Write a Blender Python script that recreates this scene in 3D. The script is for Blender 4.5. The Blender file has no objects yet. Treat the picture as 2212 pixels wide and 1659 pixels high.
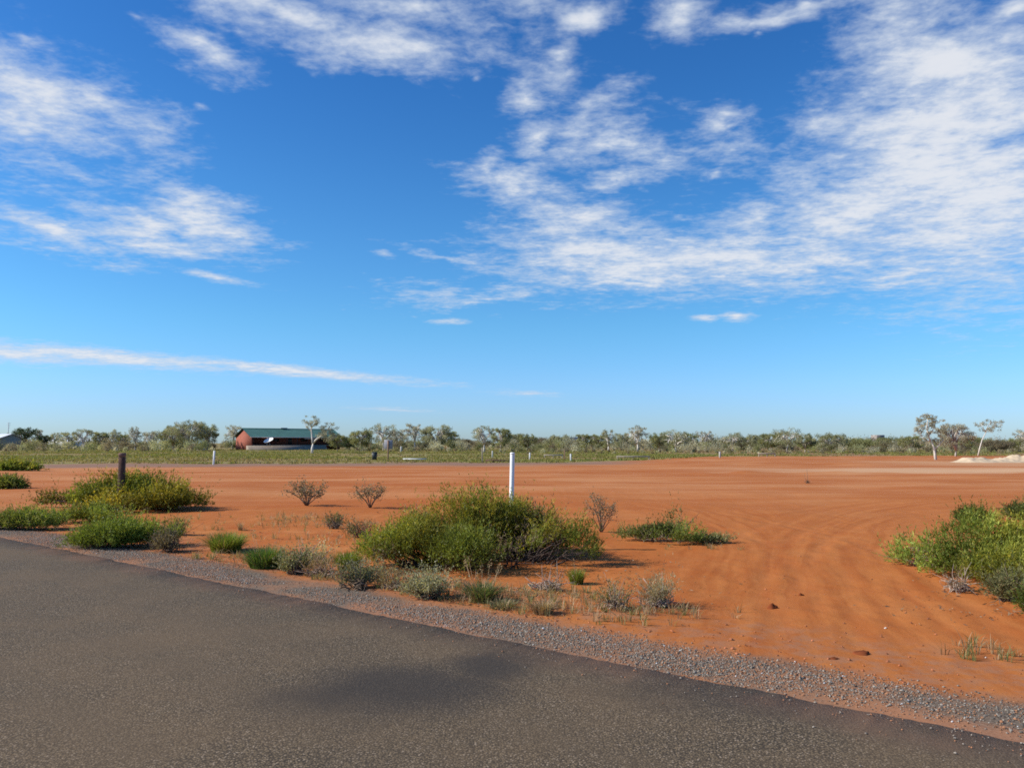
import bpy, math, numpy as np
from mathutils import Vector
C = bpy.context.scene.collection
R = math.radians
rng = np.random.default_rng(7)
# ------------------------------------------------------------------ camera maths (survey of the photograph)
F = 1728.0; CX, CY, HOR = 1106.0, 829.5, 957.0
CAMH = 1.6
TH = math.atan((HOR - CY) / F)
def ray(px, py):
    X = (px - CX) / F; Y = -(py - CY) / F
    return np.array([X, math.cos(TH) - Y * math.sin(TH), math.sin(TH) + Y * math.cos(TH)])
def G(px, py):                     # pixel of the survey -> point on level ground
    d = ray(px, py); t = -CAMH / d[2]
    return d[0] * t, d[1] * t
def AX(px, D): return (px - CX) / F * D * 1.003
def ZH(py, D): return CAMH + (HOR - py) / F * D
# ------------------------------------------------------------------ noise
_r = np.random.RandomState(3)
_perm = _r.rand(256, 256)
def vnoise(x, y, off=0):
    x = x + off * 17.3; y = y + off * 9.1
    xi = np.floor(x).astype(int); yi = np.floor(y).astype(int)
    fx = x - xi; fy = y - yi
    fx = fx * fx * (3 - 2 * fx); fy = fy * fy * (3 - 2 * fy)
    a = _perm[xi & 255, yi & 255]; b = _perm[(xi + 1) & 255, yi & 255]
    c = _perm[xi & 255, (yi + 1) & 255]; d = _perm[(xi + 1) & 255, (yi + 1) & 255]
    return (a + (b - a) * fx) * (1 - fy) + (c + (d - c) * fx) * fy - 0.5
def fbm(x, y, o=4, off=0):
    s = 0; a = 1.0
    for i in range(o):
        s = s + a * vnoise(x * 2 ** i, y * 2 ** i, off + i * 3); a *= .5
    return s
_k = _r.randn(14, 3); _ph = _r.rand(14) * 6.28
def n3(p):                         # smooth 3-D noise about -1..1
    return np.sin(p @ _k.T * 1.0 + _ph).sum(1) / 4.0
def sstep(a, b, x):
    t = np.clip((x - a) / (b - a), 0, 1); return t * t * (3 - 2 * t)
# ------------------------------------------------------------------ terrain height
UN = np.array([0.636, 0.772])      # across the road, away from the camera
UA = np.array([0.772, -0.636])     # along the road
EDGE = 5.1
RUTS = []; RUTI = [0]
def add_rut(pts, off):
    P = np.array([G(*p) for p in pts])
    t = np.linspace(0, len(P) - 1, 120)
    i = np.clip(t.astype(int), 0, len(P) - 2); f = t - i
    Pm = np.vstack([2 * P[0] - P[1], P, 2 * P[-1] - P[-2]])
    p0, p1, p2, p3 = Pm[i], Pm[i + 1], Pm[i + 2], Pm[i + 3]
    f = f[:, None]
    q = .5 * (2 * p1 + (p2 - p0) * f + (2 * p0 - 5 * p1 + 4 * p2 - p3) * f ** 2 + (3 * p1 - p0 - 3 * p2 + p3) * f ** 3)
    d = np.gradient(q, axis=0); d /= np.linalg.norm(d, axis=1)[:, None]
    n = np.stack([-d[:, 1], d[:, 0]], 1)
    RUTS.append(q + n * off)
for pts in ([(1440, 1395), (1520, 1300), (1610, 1215), (1740, 1135), (1960, 1088), (2350, 1066)],
            [(1930, 1465), (1850, 1330), (1790, 1230), (1830, 1150), (2030, 1098), (2400, 1075)],
            [(2080, 1480), (1960, 1330), (1850, 1225), (1690, 1150), (1380, 1100), (850, 1068)],
            [(1640, 1425), (1660, 1310), (1690, 1210), (1650, 1140), (1480, 1085), (1000, 1046)]):
    for o in (-.75, .75): add_rut(pts, o)
def rutmask(x, y):
    m = np.zeros_like(x); b = np.zeros_like(x); RUTI[0] = 0
    sel = np.where((np.abs(x) < 25) & (y > 4) & (y < 45))[0]
    xs, ys = x[sel], y[sel]
    for q in RUTS:
        best = np.full(len(sel), 9.0)
        for j in range(0, len(q) - 1):
            ax, ay = q[j]; bx, by = q[j + 1]
            dx, dy = bx - ax, by - ay; L2 = dx * dx + dy * dy + 1e-9
            t = np.clip(((xs - ax) * dx + (ys - ay) * dy) / L2, 0, 1)
            dd = (xs - ax - t * dx) ** 2 + (ys - ay - t * dy) ** 2
            best = np.minimum(best, dd)
        best = np.sqrt(best)
        wob = np.clip(.35 + 1.5 * fbm(xs * .45, ys * .45, 3, 40 + RUTI[0]), 0, 1); RUTI[0] += 1
        m[sel] = np.maximum(m[sel], np.exp(-(best / .10) ** 2) * wob)
        b[sel] = np.maximum(b[sel], np.exp(-((best - .19) / .07) ** 2) * wob)
    return m, b
def height(x, y, ruts=True):
    x = np.asarray(x, float); y = np.asarray(y, float)
    s = UN[0] * x + UN[1] * y
    h = -0.02 - 0.02 * sstep(EDGE + .3, EDGE + 1.1, s)
    k = sstep(EDGE + .8, EDGE + 2.6, s) * (1 - sstep(70, 130, y))
    near = k * (1 - sstep(18, 40, y))
    h = h + k * .10 * fbm(x / 5.0, y / 5.0, 3, 1) + near * .010 * fbm(x / .7, y / .7, 3, 5) + near * .012 * fbm(x / .16, y / .16, 2, 9)
    far = k * sstep(22, 40, y)
    h = h + far * (.09 * fbm(x / 14.0, y / 5.0, 3, 13) + .012 * fbm(x / 3.0, y / 1.5, 2, 15))
    # low graded windrows in the cleared lot
    for (x0, x1, yc, hh, w) in ((7, 24, 43, .16, .9), (2, 12, 52, .12, .8), (-14, 4, 33, .07, .6), (6, 30, 29, .07, .5), (14, 34, 38, .09, .6)):
        h = h + hh * np.exp(-((y - yc - .06 * (x - x0) - 1.2 * vnoise(x / 5, y * 0 + yc, 3)) / w) ** 2) * sstep(x0, x0 + 4, x) * (1 - sstep(x1 - 4, x1, x)) * (.7 + vnoise(x / 1.3, y / 2, 31))
    if ruts:
        m, b = rutmask(x, y)
        h = h - near * (.010 * m - .006 * b)
    return h
TRK = []
_save = RUTS; RUTS = []
for pts in ([(1800, 1480), (1740, 1380), (1690, 1270), (1690, 1190), (1790, 1120), (2000, 1082), (2500, 1058)], [(1620, 1440), (1640, 1300), (1650, 1200), (1600, 1130), (1380, 1082), (900, 1050)], [(2080, 1490), (1930, 1360), (1830, 1250), (1800, 1170), (1930, 1105), (2350, 1075)]):
    add_rut(pts, 0.0); TRK.append(RUTS[-1])
RUTS = _save
def tracks(x, y):
    D = np.full_like(x, 50.0); T = np.zeros_like(x)
    sel = np.where((np.abs(x) < 30) & (y > 4) & (y < 45))[0]; xs, ys = x[sel], y[sel]
    best = np.full(len(sel), 50.0); bt = np.zeros(len(sel)); base = 0.0
    for q in TRK:
        for j in range(len(q) - 1):
            ax, ay = q[j]; bx, by = q[j + 1]; dx, dy = bx - ax, by - ay; Ls = math.hypot(dx, dy) + 1e-9
            t = np.clip(((xs - ax) * dx + (ys - ay) * dy) / Ls ** 2, 0, 1)
            sg = ((xs - ax) * dy - (ys - ay) * dx) / Ls; dd = np.hypot(xs - ax - t * dx, ys - ay - t * dy)
            k = dd < np.abs(best); best = np.where(k, np.sign(sg) * dd, best); bt = np.where(k, base + t * Ls, bt); base += Ls
        base += 37.0
    D[sel] = best; T[sel] = bt
    return D, T
def gh(x, y): return float(height(np.array([x]), np.array([y]), False)[0])
# ------------------------------------------------------------------ mesh helpers
def mesh_obj(name, V, Q=None, T=None, mat=None, parent=None, col=None, smooth=False, attr=None):
    V = np.asarray(V, np.float32)
    me = bpy.data.meshes.new(name)
    nq = 0 if Q is None else len(Q); nt = 0 if T is None else len(T)
    idx = []; tot = []
    if nq: idx.append(np.asarray(Q, np.int32).ravel()); tot.append(np.full(nq, 4, np.int32))
    if nt: idx.append(np.asarray(T, np.int32).ravel()); tot.append(np.full(nt, 3, np.int32))
    idx = np.concatenate(idx); tot = np.concatenate(tot)
    me.vertices.add(len(V)); me.vertices.foreach_set('co', V.ravel())
    me.loops.add(len(idx)); me.loops.foreach_set('vertex_index', idx)
    st = np.zeros(len(tot), np.int32); st[1:] = np.cumsum(tot)[:-1]
    me.polygons.add(len(tot)); me.polygons.foreach_set('loop_start', st); me.polygons.foreach_set('loop_total', tot)
    if smooth: me.polygons.foreach_set('use_smooth', np.ones(len(tot), bool))
    me.update(calc_edges=True)
    if col is not None:
        a = me.color_attributes.new('Col', 'FLOAT_COLOR', 'POINT')
        c4 = np.ones((len(V), 4), np.float32); c4[:, :3] = col
        a.data.foreach_set('color', c4.ravel())
    if attr is not None:
        for k, v in attr.items():
            a = me.attributes.new(k, 'FLOAT', 'POINT'); a.data.foreach_set('value', np.asarray(v, np.float32))
    o = bpy.data.objects.new(name, me); C.objects.link(o)
    if mat is not None: me.materials.append(mat)
    if parent is not None: o.parent = parent
    return o
class MB:
    def __init__(s): s.V = []; s.Q = []; s.T = []; s.n = 0; s.c = []
    def add(s, V, Q=None, T=None, col=None):
        V = np.asarray(V, float)
        if Q is not None and len(Q): s.Q.append(np.asarray(Q) + s.n)
        if T is not None and len(T): s.T.append(np.asarray(T) + s.n)
        s.V.append(V); s.n += len(V)
        if col is not None:
            col = np.asarray(col, float); s.c.append(np.broadcast_to(col, (len(V), 3)))
    def build(s, name, mat, parent=None, smooth=False):
        return mesh_obj(name, np.vstack(s.V), np.vstack(s.Q) if s.Q else None, np.vstack(s.T) if s.T else None, mat, parent, np.vstack(s.c) if s.c else None, smooth)
def norm(v): return v / (np.linalg.norm(v, axis=-1, keepdims=True) + 1e-9)
def tube(mb, P, r, sides=6, col=None):
    P = np.asarray(P, float); n = len(P); r = np.broadcast_to(r, (n,))
    d = norm(np.gradient(P, axis=0)); ref = np.array([.31, .95, .05]) if abs(d[0][2]) > .8 else np.array([0, 0, 1.])
    a = norm(np.cross(d, ref)); b = np.cross(d, a)
    an = np.arange(sides) / sides * 2 * math.pi
    V = (P[:, None] + r[:, None, None] * (np.cos(an)[None, :, None] * a[:, None] + np.sin(an)[None, :, None] * b[:, None])).reshape(-1, 3)
    Q = []
    for i in range(n - 1):
        for j in range(sides):
            k = (j + 1) % sides
            Q.append((i * sides + j, i * sides + k, (i + 1) * sides + k, (i + 1) * sides + j))
    V = np.vstack([V, P[0], P[-1]]); e = n * sides
    T = [(e, (j + 1) % sides, j) for j in range(sides)] + [(e + 1, (n - 1) * sides + j, (n - 1) * sides + (j + 1) % sides) for j in range(sides)]
    mb.add(V, Q, T, col)
def box(mb, x0, x1, y0, y1, z0, z1, bev=0.0, col=None, M=None):
    b = bev
    if b <= 0:
        V = np.array([(x, y, z) for z in (z0, z1) for y in (y0, y1) for x in (x0, x1)], float)
        Q = [(0, 2, 3, 1), (4, 5, 7, 6), (0, 1, 5, 4), (2, 6, 7, 3), (0, 4, 6, 2), (1, 3, 7, 5)]
    else:
        ring = lambda i, z: [(x0 + i, y0 + b, z), (x0 + b, y0 + i, z), (x1 - b, y0 + i, z), (x1 - i, y0 + b, z), (x1 - i, y1 - b, z), (x1 - b, y1 - i, z), (x0 + b, y1 - i, z), (x0 + i, y1 - b, z)]
        V = np.array(ring(b * .9, z0) + ring(0, z0 + b) + ring(0, z1 - b) + ring(b * .9, z1) + [((x0 + x1) / 2, (y0 + y1) / 2, z0), ((x0 + x1) / 2, (y0 + y1) / 2, z1)], float)
        Q = [(l * 8 + j, l * 8 + (j + 1) % 8, (l + 1) * 8 + (j + 1) % 8, (l + 1) * 8 + j) for l in range(3) for j in range(8)]
        T = [(32, (j + 1) % 8, j) for j in range(8)] + [(33, 24 + j, 24 + (j + 1) % 8) for j in range(8)]
    if M is not None: V = V @ np.array(M.to_3x3()).T + np.array(M.translation)
    mb.add(V, Q, T if b > 0 else None, col)
def poly(mb, pts, col=None):       # convex polygon fan
    mb.add(pts, None, [(0, i, i + 1) for i in range(1, len(pts) - 1)], col)
def tag(o, label=None, cat=None, group=None, kind=None):
    if label: o['label'] = label
    if cat: o['category'] = cat
    if group: o['group'] = group
    if kind: o['kind'] = kind
    return o
def empty(name, loc, rz=0, label=None, cat=None, group=None):
    o = bpy.data.objects.new(name, None); C.objects.link(o)
    o.location = loc; o.rotation_euler = (0, 0, rz); o.empty_display_size = .2
    return tag(o, label, cat, group)
# ------------------------------------------------------------------ materials
class NT:
    def __init__(s, nt): s.t = nt; s.n = nt.nodes; s.l = nt.links
    def new(s, ty, **kw):
        n = s.n.new(ty)
        for k, v in kw.items(): setattr(n, k, v)
        return n
    def put(s, sock, v):
        if isinstance(v, bpy.types.NodeSocket): s.l.new(v, sock)
        elif isinstance(v, (tuple, list)) and len(v) == 3 and sock.type == 'RGBA': sock.default_value = (*v, 1)
        else: sock.default_value = v
    def math(s, op, a, b=None, c=None, clamp=False):
        n = s.new('ShaderNodeMath', operation=op, use_clamp=clamp)
        for i, v in enumerate((a, b, c)):
            if v is not None: s.put(n.inputs[i], v)
        return n.outputs[0]
    def vm(s, op, a, b=None):
        n = s.new('ShaderNodeVectorMath', operation=op); s.put(n.inputs[0], a)
        if b is not None: s.put(n.inputs[1], b)
        return n
    def noise(s, vec, scale, detail=4, rough=.55, dist=0.0):
        n = s.new('ShaderNodeTexNoise'); s.put(n.inputs['Vector'], vec); n.inputs['Scale'].default_value = scale
        n.inputs['Detail'].default_value = detail; n.inputs['Roughness'].default_value = rough; n.inputs['Distortion'].default_value = dist
        return n.outputs['Fac']
    def ss(s, v, a, b, lo=0.0, hi=1.0):
        n = s.new('ShaderNodeMapRange', interpolation_type='SMOOTHSTEP'); s.put(n.inputs[0], v)
        for i, k in zip((1, 2, 3, 4), (a, b, lo, hi)): s.put(n.inputs[i], k)
        return n.outputs[0]
    def mix(s, f, a, b, blend='MIX'):
        n = s.new('ShaderNodeMix', data_type='RGBA', blend_type=blend)
        s.put(n.inputs[0], f); s.put(n.inputs[6], a); s.put(n.inputs[7], b); return n.outputs[2]
    def scale(s, vec, sc):
        return s.vm('MULTIPLY', vec, sc).outputs[0]
def newmat(name):
    m = bpy.data.materials.new(name); m.use_nodes = True
    t = NT(m.node_tree); b = m.node_tree.nodes['Principled BSDF']
    b.inputs['Specular IOR Level'].default_value = .25
    return m, t, b
def simple(name, col, rough=.7, var=.25, scale=6.0, bump=0.0, metal=0.0, spec=.25):
    m, t, b = newmat(name)
    tc = t.new('ShaderNodeTexCoord').outputs['Object']
    n = t.noise(tc, scale, 6, .6)
    c = t.mix(t.ss(n, .3, .7), tuple(v * (1 - var) for v in col), tuple(min(1, v * (1 + var)) for v in col))
    t.put(b.inputs['Base Color'], c); b.inputs['Roughness'].default_value = rough; b.inputs['Metallic'].default_value = metal
    b.inputs['Specular IOR Level'].default_value = spec
    if bump:
        bn = t.new('ShaderNodeBump'); bn.inputs['Strength'].default_value = bump; bn.inputs['Distance'].default_value = .01
        t.put(bn.inputs['Height'], t.noise(tc, scale * 4, 6)); t.put(b.inputs['Normal'], bn.outputs[0])
    return m
def leafmat(name, trans=.35, rough=.55, tint=(1.15, 1.1, .6)):
    m, t, b = newmat(name)
    a = t.new('ShaderNodeAttribute', attribute_name='Col').outputs['Color']
    t.put(b.inputs['Base Color'], a); b.inputs['Roughness'].default_value = rough
    tr = t.new('ShaderNodeBsdfTranslucent'); t.put(tr.inputs[0], t.mix(1.0, a, tint, 'MULTIPLY'))
    mx = t.new('ShaderNodeMixShader'); mx.inputs[0].default_value = trans
    t.l.new(b.outputs[0], mx.inputs[1]); t.l.new(tr.outputs[0], mx.inputs[2])
    t.l.new(mx.outputs[0], t.n['Material Output'].inputs['Surface'])
    return m
def attrmat(name, rough=.85, spec=.2):
    m, t, b = newmat(name)
    t.put(b.inputs['Base Color'], t.new('ShaderNodeAttribute', attribute_name='Col').outputs['Color'])
    b.inputs['Roughness'].default_value = rough; b.inputs['Specular IOR Level'].default_value = spec
    return m
LEAF = leafmat('leaf', .42); FARLEAF = leafmat('far_leaf', .5, .7, (1.05, 1.0, .8)); WOOD = attrmat('bark'); STONE = attrmat('stone', .75, .3)
GRASS = leafmat('grass_blade', .4, .6)
def road_coord(t, P):
    return t.vm('DOT_PRODUCT', P, (UN[0], UN[1], 0)).outputs['Value']
def mat_ground():
    m, t, b = newmat('red_earth')
    P = t.new('ShaderNodeNewGeometry').outputs['Position']
    sp = t.new('ShaderNodeSeparateXYZ'); t.put(sp.inputs[0], P); X, Y = sp.outputs[0], sp.outputs[1]
    n_big = t.noise(P, .16, 6, .6, .4); n_mid = t.noise(P, .9, 7, .62, .5); n_fine = t.noise(P, 9, 8, .65)
    n_grit = t.noise(P, 70, 3, .7)
    st = t.noise(t.scale(P, (.05, .26, 1)), 1.0, 7, .62, .25)
    st2 = t.noise(t.scale(P, (.13, .62, 1)), 1.0, 6, .6, .3)
    near = t.ss(Y, 13, 30, 1, 0)
    # dirt colours
    streak = t.math('ADD', t.math('MULTIPLY', st, .65), t.math('MULTIPLY', st2, .35))
    local = t.math('ADD', t.math('MULTIPLY', n_mid, .6), t.math('MULTIPLY', n_big, .4))
    mixv = t.new('ShaderNodeMix'); t.put(mixv.inputs[0], near); t.put(mixv.inputs[2], streak); t.put(mixv.inputs[3], local)
    v = mixv.outputs[0]
    c = t.mix(t.ss(v, .34, .53), (.33, .084, .017), (.385, .124, .030))
    c = t.mix(t.ss(v, .50, .66), c, (.445, .172, .052))
    c = t.mix(t.math('MULTIPLY', t.ss(Y, 13, 32), .8), c, t.mix(t.ss(t.math('ADD', t.math('MULTIPLY', streak, .7), t.math('MULTIPLY', n_big, .3)), .42, .60), (.360, .108, .027), (.470, .205, .082)))
    c = t.mix(t.math('MULTIPLY', t.ss(n_fine, .50, .72), .3), c, (.28, .070, .022))
    c = t.mix(t.math('MULTIPLY', t.ss(n_grit, .52, .75), t.ss(Y, 6, 20, .25, 0)), c, (.46, .19, .075))
    rut = t.new('ShaderNodeAttribute', attribute_name='rut').outputs['Fac']
    c = t.mix(t.math('MULTIPLY', rut, .35), c, (.43, .155, .055))
    td = t.new('ShaderNodeAttribute', attribute_name='track_d').outputs['Fac']; tt = t.new('ShaderNodeAttribute', attribute_name='track_t').outputs['Fac']
    cv = t.new('ShaderNodeCombineXYZ'); t.put(cv.inputs[0], t.math('MULTIPLY', t.math('ADD', td, t.math('MULTIPLY', t.noise(P, .5, 3, .5), .5)), 4.6)); t.put(cv.inputs[1], t.math('MULTIPLY', tt, .20))
    tn = t.noise(cv.outputs[0], 1.0, 6, .6, .3)
    tm = t.ss(t.math('ABSOLUTE', t.math('ADD', td, t.math('MULTIPLY', t.math('SUBTRACT', n_mid, .5), 1.6))), .9, 1.9, 1, 0)
    c = t.mix(t.math('MULTIPLY', tm, .52), c, t.mix(t.ss(tn, .30, .68), (.300, .080, .017), (.450, .158, .042)))
    s = road_coord(t, P)
    sw = t.math('ADD', s, t.math('MULTIPLY', t.math('SUBTRACT', t.noise(P, 1.3, 6, .65), .5), .9))
    # pale sand spread on the right of the lot
    sx = t.math('ADD', Y, t.math('MULTIPLY', t.math('SUBTRACT', st2, .5), 9))
    band = t.math('MULTIPLY', t.math('MULTIPLY', t.ss(sx, 43, 47), t.ss(sx, 50, 55, 1, 0)), t.ss(X, 6, 26))
    c = t.mix(t.math('MULTIPLY', band, .85), c, (.54, .33, .18))
    apron = t.math('MULTIPLY', t.ss(X, 24, 36), t.math('MULTIPLY', t.ss(sx, 55, 60), t.ss(Y, 76, 70)))
    c = t.mix(t.math('MULTIPLY', apron, .7), c, (.48, .26, .13))
    # thin leaf litter and dull verge beside the shoulder
    vg = t.math('MULTIPLY', t.ss(sw, EDGE + .7, EDGE + 1.2), t.ss(sw, EDGE + 1.7, EDGE + 2.8, 1, 0))
    vg = t.math('MULTIPLY', vg, t.ss(t.noise(P, 5, 6, .7), .42, .62))
    c = t.mix(t.math('MULTIPLY', vg, .6), c, (.30, .15, .085))
    # far paddock: line y = 68 + 0.2x
    ln = t.math('SUBTRACT', Y, t.math('ADD', t.ss(X, 6, 26, 67, 92), t.math('MULTIPLY', X, .2)))
    lnw = t.math('ADD', ln, t.math('MULTIPLY', t.math('SUBTRACT', t.noise(P, .35, 5, .6), .5), 8))
    grey = t.math('MULTIPLY', t.math('MULTIPLY', t.ss(ln, -11, -4), t.ss(ln, 2, 5, 1, 0)), t.ss(X, 6, 14, 1, 0))
    c = t.mix(t.math('MULTIPLY', grey, .85), c, (.215, .135, .095))
    pg = t.mix(t.ss(t.noise(t.scale(P, (.05, .16, 1)), 1, 6, .65), .40, .60), (.20, .19, .055), (.25, .155, .07))
    pg = t.mix(t.math('MULTIPLY', t.ss(X, 5, 40), .55), pg, (.25, .13, .07))
    c = t.mix(t.ss(lnw, -1, 5), c, pg)
    # gravel shoulder bed
    gb = t.mix(t.ss(t.noise(P, 60, 3, .7), .35, .65), (.075, .056, .040), (.21, .16, .115))
    dusty = t.mix(t.ss(t.noise(P, .8, 5, .6), .40, .62, 0, .8), gb, (.34, .15, .07))
    gm = t.math('MULTIPLY', t.ss(sw, EDGE - .2, EDGE + .05), t.ss(sw, EDGE + .65, EDGE + 1.15, 1, 0))
    c = t.mix(gm, c, dusty)
    edge = t.math('MULTIPLY', t.ss(sw, EDGE + .2, EDGE + .42, 1, 0), t.ss(t.noise(P, .5, 4, .6), .47, .62))
    c = t.mix(t.math('MULTIPLY', edge, .7), c, (.36, .155, .075))
    t.put(b.inputs['Base Color'], c); b.inputs['Roughness'].default_value = .95; b.inputs['Specular IOR Level'].default_value = .08
    hh = t.math('ADD', t.math('MULTIPLY', t.noise(P, 5.5, 8, .62, .3), .05), t.math('MULTIPLY', t.noise(P, 45, 5, .65), .012))
    bn = t.new('ShaderNodeBump'); t.put(bn.inputs['Strength'], t.ss(Y, 6, 26, .30, .03)); bn.inputs['Distance'].default_value = .8
    t.put(bn.inputs['Height'], hh); t.put(b.inputs['Normal'], bn.outputs[0])
    return m
def mat_road():
    m, t, b = newmat('chip_seal')
    P = t.new('ShaderNodeNewGeometry').outputs['Position']
    vo = t.new('ShaderNodeTexVoronoi', feature='F1'); t.put(vo.inputs['Vector'], P); vo.inputs['Scale'].default_value = 88
    sepc = t.new('ShaderNodeSeparateColor'); t.put(sepc.inputs[0], vo.outputs['Color'])
    rnd = sepc.outputs[0]
    chip = t.mix(rnd, (.083, .061, .036), (.232, .166, .096))
    chip = t.mix(t.ss(sepc.outputs[1], .80, .95), chip, (.33, .25, .17))
    chip = t.mix(t.ss(vo.outputs['Distance'], .25, .7), chip, (.045, .035, .025))
    n = t.noise(t.scale(P, (1, 1, 1)), .55, 6, .6)
    c = t.mix(t.math('MULTIPLY', t.ss(n, .38, .66), .5), chip, (.150, .100, .056))
    # wheel-path polish along the road
    s = road_coord(t, P)
    a = t.vm('DOT_PRODUCT', P, (UA[0], UA[1], 0)).outputs['Value']
    cb = t.new('ShaderNodeCombineXYZ'); t.put(cb.inputs[0], t.math('MULTIPLY', a, .12)); t.put(cb.inputs[1], t.math('MULTIPLY', s, 1.3))
    lane = t.noise(cb.outputs[0], 1.0, 4, .55)
    c = t.mix(t.ss(lane, .42, .62, 0, .35), c, (.105, .075, .046))
    # irregular darker patches in the road colour
    def patch(px, py, rx, ry, rot):
        gx, gy = G(px, py)
        mp = t.new('ShaderNodeMapping', vector_type='TEXTURE'); t.put(mp.inputs[0], P)
        mp.inputs[1].default_value = (gx, gy, 0); mp.inputs[2].default_value = (0, 0, rot); mp.inputs[3].default_value = (rx, ry, 1)
        d = t.vm('LENGTH', mp.outputs[0]).outputs['Value']
        return t.ss(t.math('ADD', d, t.math('MULTIPLY', t.math('SUBTRACT', t.noise(P, 1.6, 5, .6), .5), .8)), .25, 1.15, 1, 0)
    pm = t.math('MAXIMUM', patch(850, 1488, .95, .72, R(20)), patch(1060, 1440, .50, .50, R(30)))
    pm = t.math('MAXIMUM', pm, t.math('MULTIPLY', patch(1480, 1510, .9, .35, R(-20)), .4))
    c = t.mix(t.math('MULTIPLY', pm, .78), c, (.036, .031, .027))
    # red dust creeping in from the shoulder
    sw = t.math('ADD', s, t.math('MULTIPLY', t.math('SUBTRACT', t.noise(P, 1.1, 6, .65), .5), .8))
    du = t.math('MULTIPLY', t.ss(sw, EDGE - .55, EDGE + .1), t.ss(t.noise(P, .45, 4, .6), .40, .62, .1, .75))
    c = t.mix(du, c, (.27, .135, .075))
    t.put(b.inputs['Base Color'], c); b.inputs['Roughness'].default_value = .9; b.inputs['Specular IOR Level'].default_value = .12
    bn = t.new('ShaderNodeBump'); bn.inputs['Strength'].default_value = .5; bn.inputs['Distance'].default_value = .004
    t.put(bn.inputs['Height'], t.math('SUBTRACT', 1.0, vo.outputs['Distance'])); t.put(b.inputs['Normal'], bn.outputs[0])
    return m
# ------------------------------------------------------------------ ground, road, gravel
def graded(lo, f0, f1, hi, step, gr):
    mid = np.arange(f0, f1 + step * .5, step)
    a = []; s = step; x = f1
    while x < hi: s *= gr; x += s; a.append(x)
    c = []; s = step; x = f0
    while x > lo: s *= gr; x -= s; c.append(x)
    return np.array(c[::-1] + list(mid) + a)
xs = graded(-3500, -11, 12, 3500, .055, 1.05)
ys = graded(-300, 4.2, 15, 5000, .065, 1.028)
gx, gy = np.meshgrid(xs, ys); gxf, gyf = gx.ravel(), gy.ravel()
gz = height(gxf, gyf); rm, rb = rutmask(gxf, gyf); td, tt = tracks(gxf, gyf)
nx, ny = len(xs), len(ys)
ii = (np.arange(ny - 1)[:, None] * nx + np.arange(nx - 1)[None]).ravel()
Qg = np.stack([ii, ii + 1, ii + nx + 1, ii + nx], 1)
tag(mesh_obj('ground', np.stack([gxf, gyf, gz], 1), Qg, None, mat_ground(), None, None, True, {'rut': rm, 'track_d': td, 'track_t': tt}), kind='structure')
al = np.arange(-70, 60, .05); al = np.concatenate([np.arange(-400, -70, 2.0), al, np.arange(60, 400, 2.0)])
eo = EDGE + .07 * fbm(al / 1.6, al * 0 + 3, 3, 2) + .05 * fbm(al / .3, al * 0 + 7, 3, 4) + .03 * fbm(al / .09, al * 0 + 2, 2, 6)
lv = [(-2.6, .002), (0., .012), (3.6, .006), (4.6, .003), (None, 0.0), ('e', -.045)]
RV = []
for (o_, z) in lv:
    so = eo if o_ is None else (eo + .03 if o_ == 'e' else np.full_like(al, o_))
    RV.append(np.stack([UA[0] * al + UN[0] * so, UA[1] * al + UN[1] * so, np.full_like(al, z)], 1))
n = len(al); RQ = []
for l in range(len(lv) - 1):
    i0 = l * n + np.arange(n - 1); RQ.append(np.stack([i0, i0 + 1, i0 + n + 1, i0 + n], 1))
tag(mesh_obj('road', np.vstack(RV), np.vstack(RQ)[:, ::-1], None, mat_road(), None, None, True), kind='structure')
OCT = np.array([(1, 0, 0), (0, 1, 0), (-1, 0, 0), (0, -1, 0), (0, 0, 1), (0, 0, -1)], float)
OCT = np.vstack([OCT, norm(np.array([(1, 1, .8), (-1, 1, .7), (-1, -1, .8), (1, -1, .7)])) * .92])
OT = np.array([(0, 6, 4), (6, 1, 4), (1, 7, 4), (7, 2, 4), (2, 8, 4), (8, 3, 4), (3, 9, 4), (9, 0, 4), (0, 1, 6), (1, 2, 7), (2, 3, 8), (3, 0, 9)])
def stones(name, x, y, r, cols, seed, zoff=.35):
    g = np.random.default_rng(seed); N = len(x)
    sc = r[:, None, None] * g.uniform(.65, 1.3, (N, 1, 3)) * np.array([1, 1, .75])
    V = OCT[None] * sc * g.uniform(.75, 1.2, (N, len(OCT), 1))
    a = g.uniform(0, 6.28, N); ca, sa = np.cos(a)[:, None], np.sin(a)[:, None]
    tl = g.uniform(-.5, .5, N)[:, None]
    vx = V[..., 0] * ca - V[..., 1] * sa; vy = V[..., 0] * sa + V[..., 1] * ca; vz = V[..., 2] + vx * tl
    z = height(x, y) + r * zoff
    V = np.stack([vx + x[:, None], vy + y[:, None], vz + z[:, None]], -1).reshape(-1, 3)
    T = (OT[None] + (np.arange(N) * len(OCT))[:, None, None]).reshape(-1, 3)
    return mesh_obj(name, V, None, T, STONE, None, np.repeat(cols, len(OCT), 0))
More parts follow.
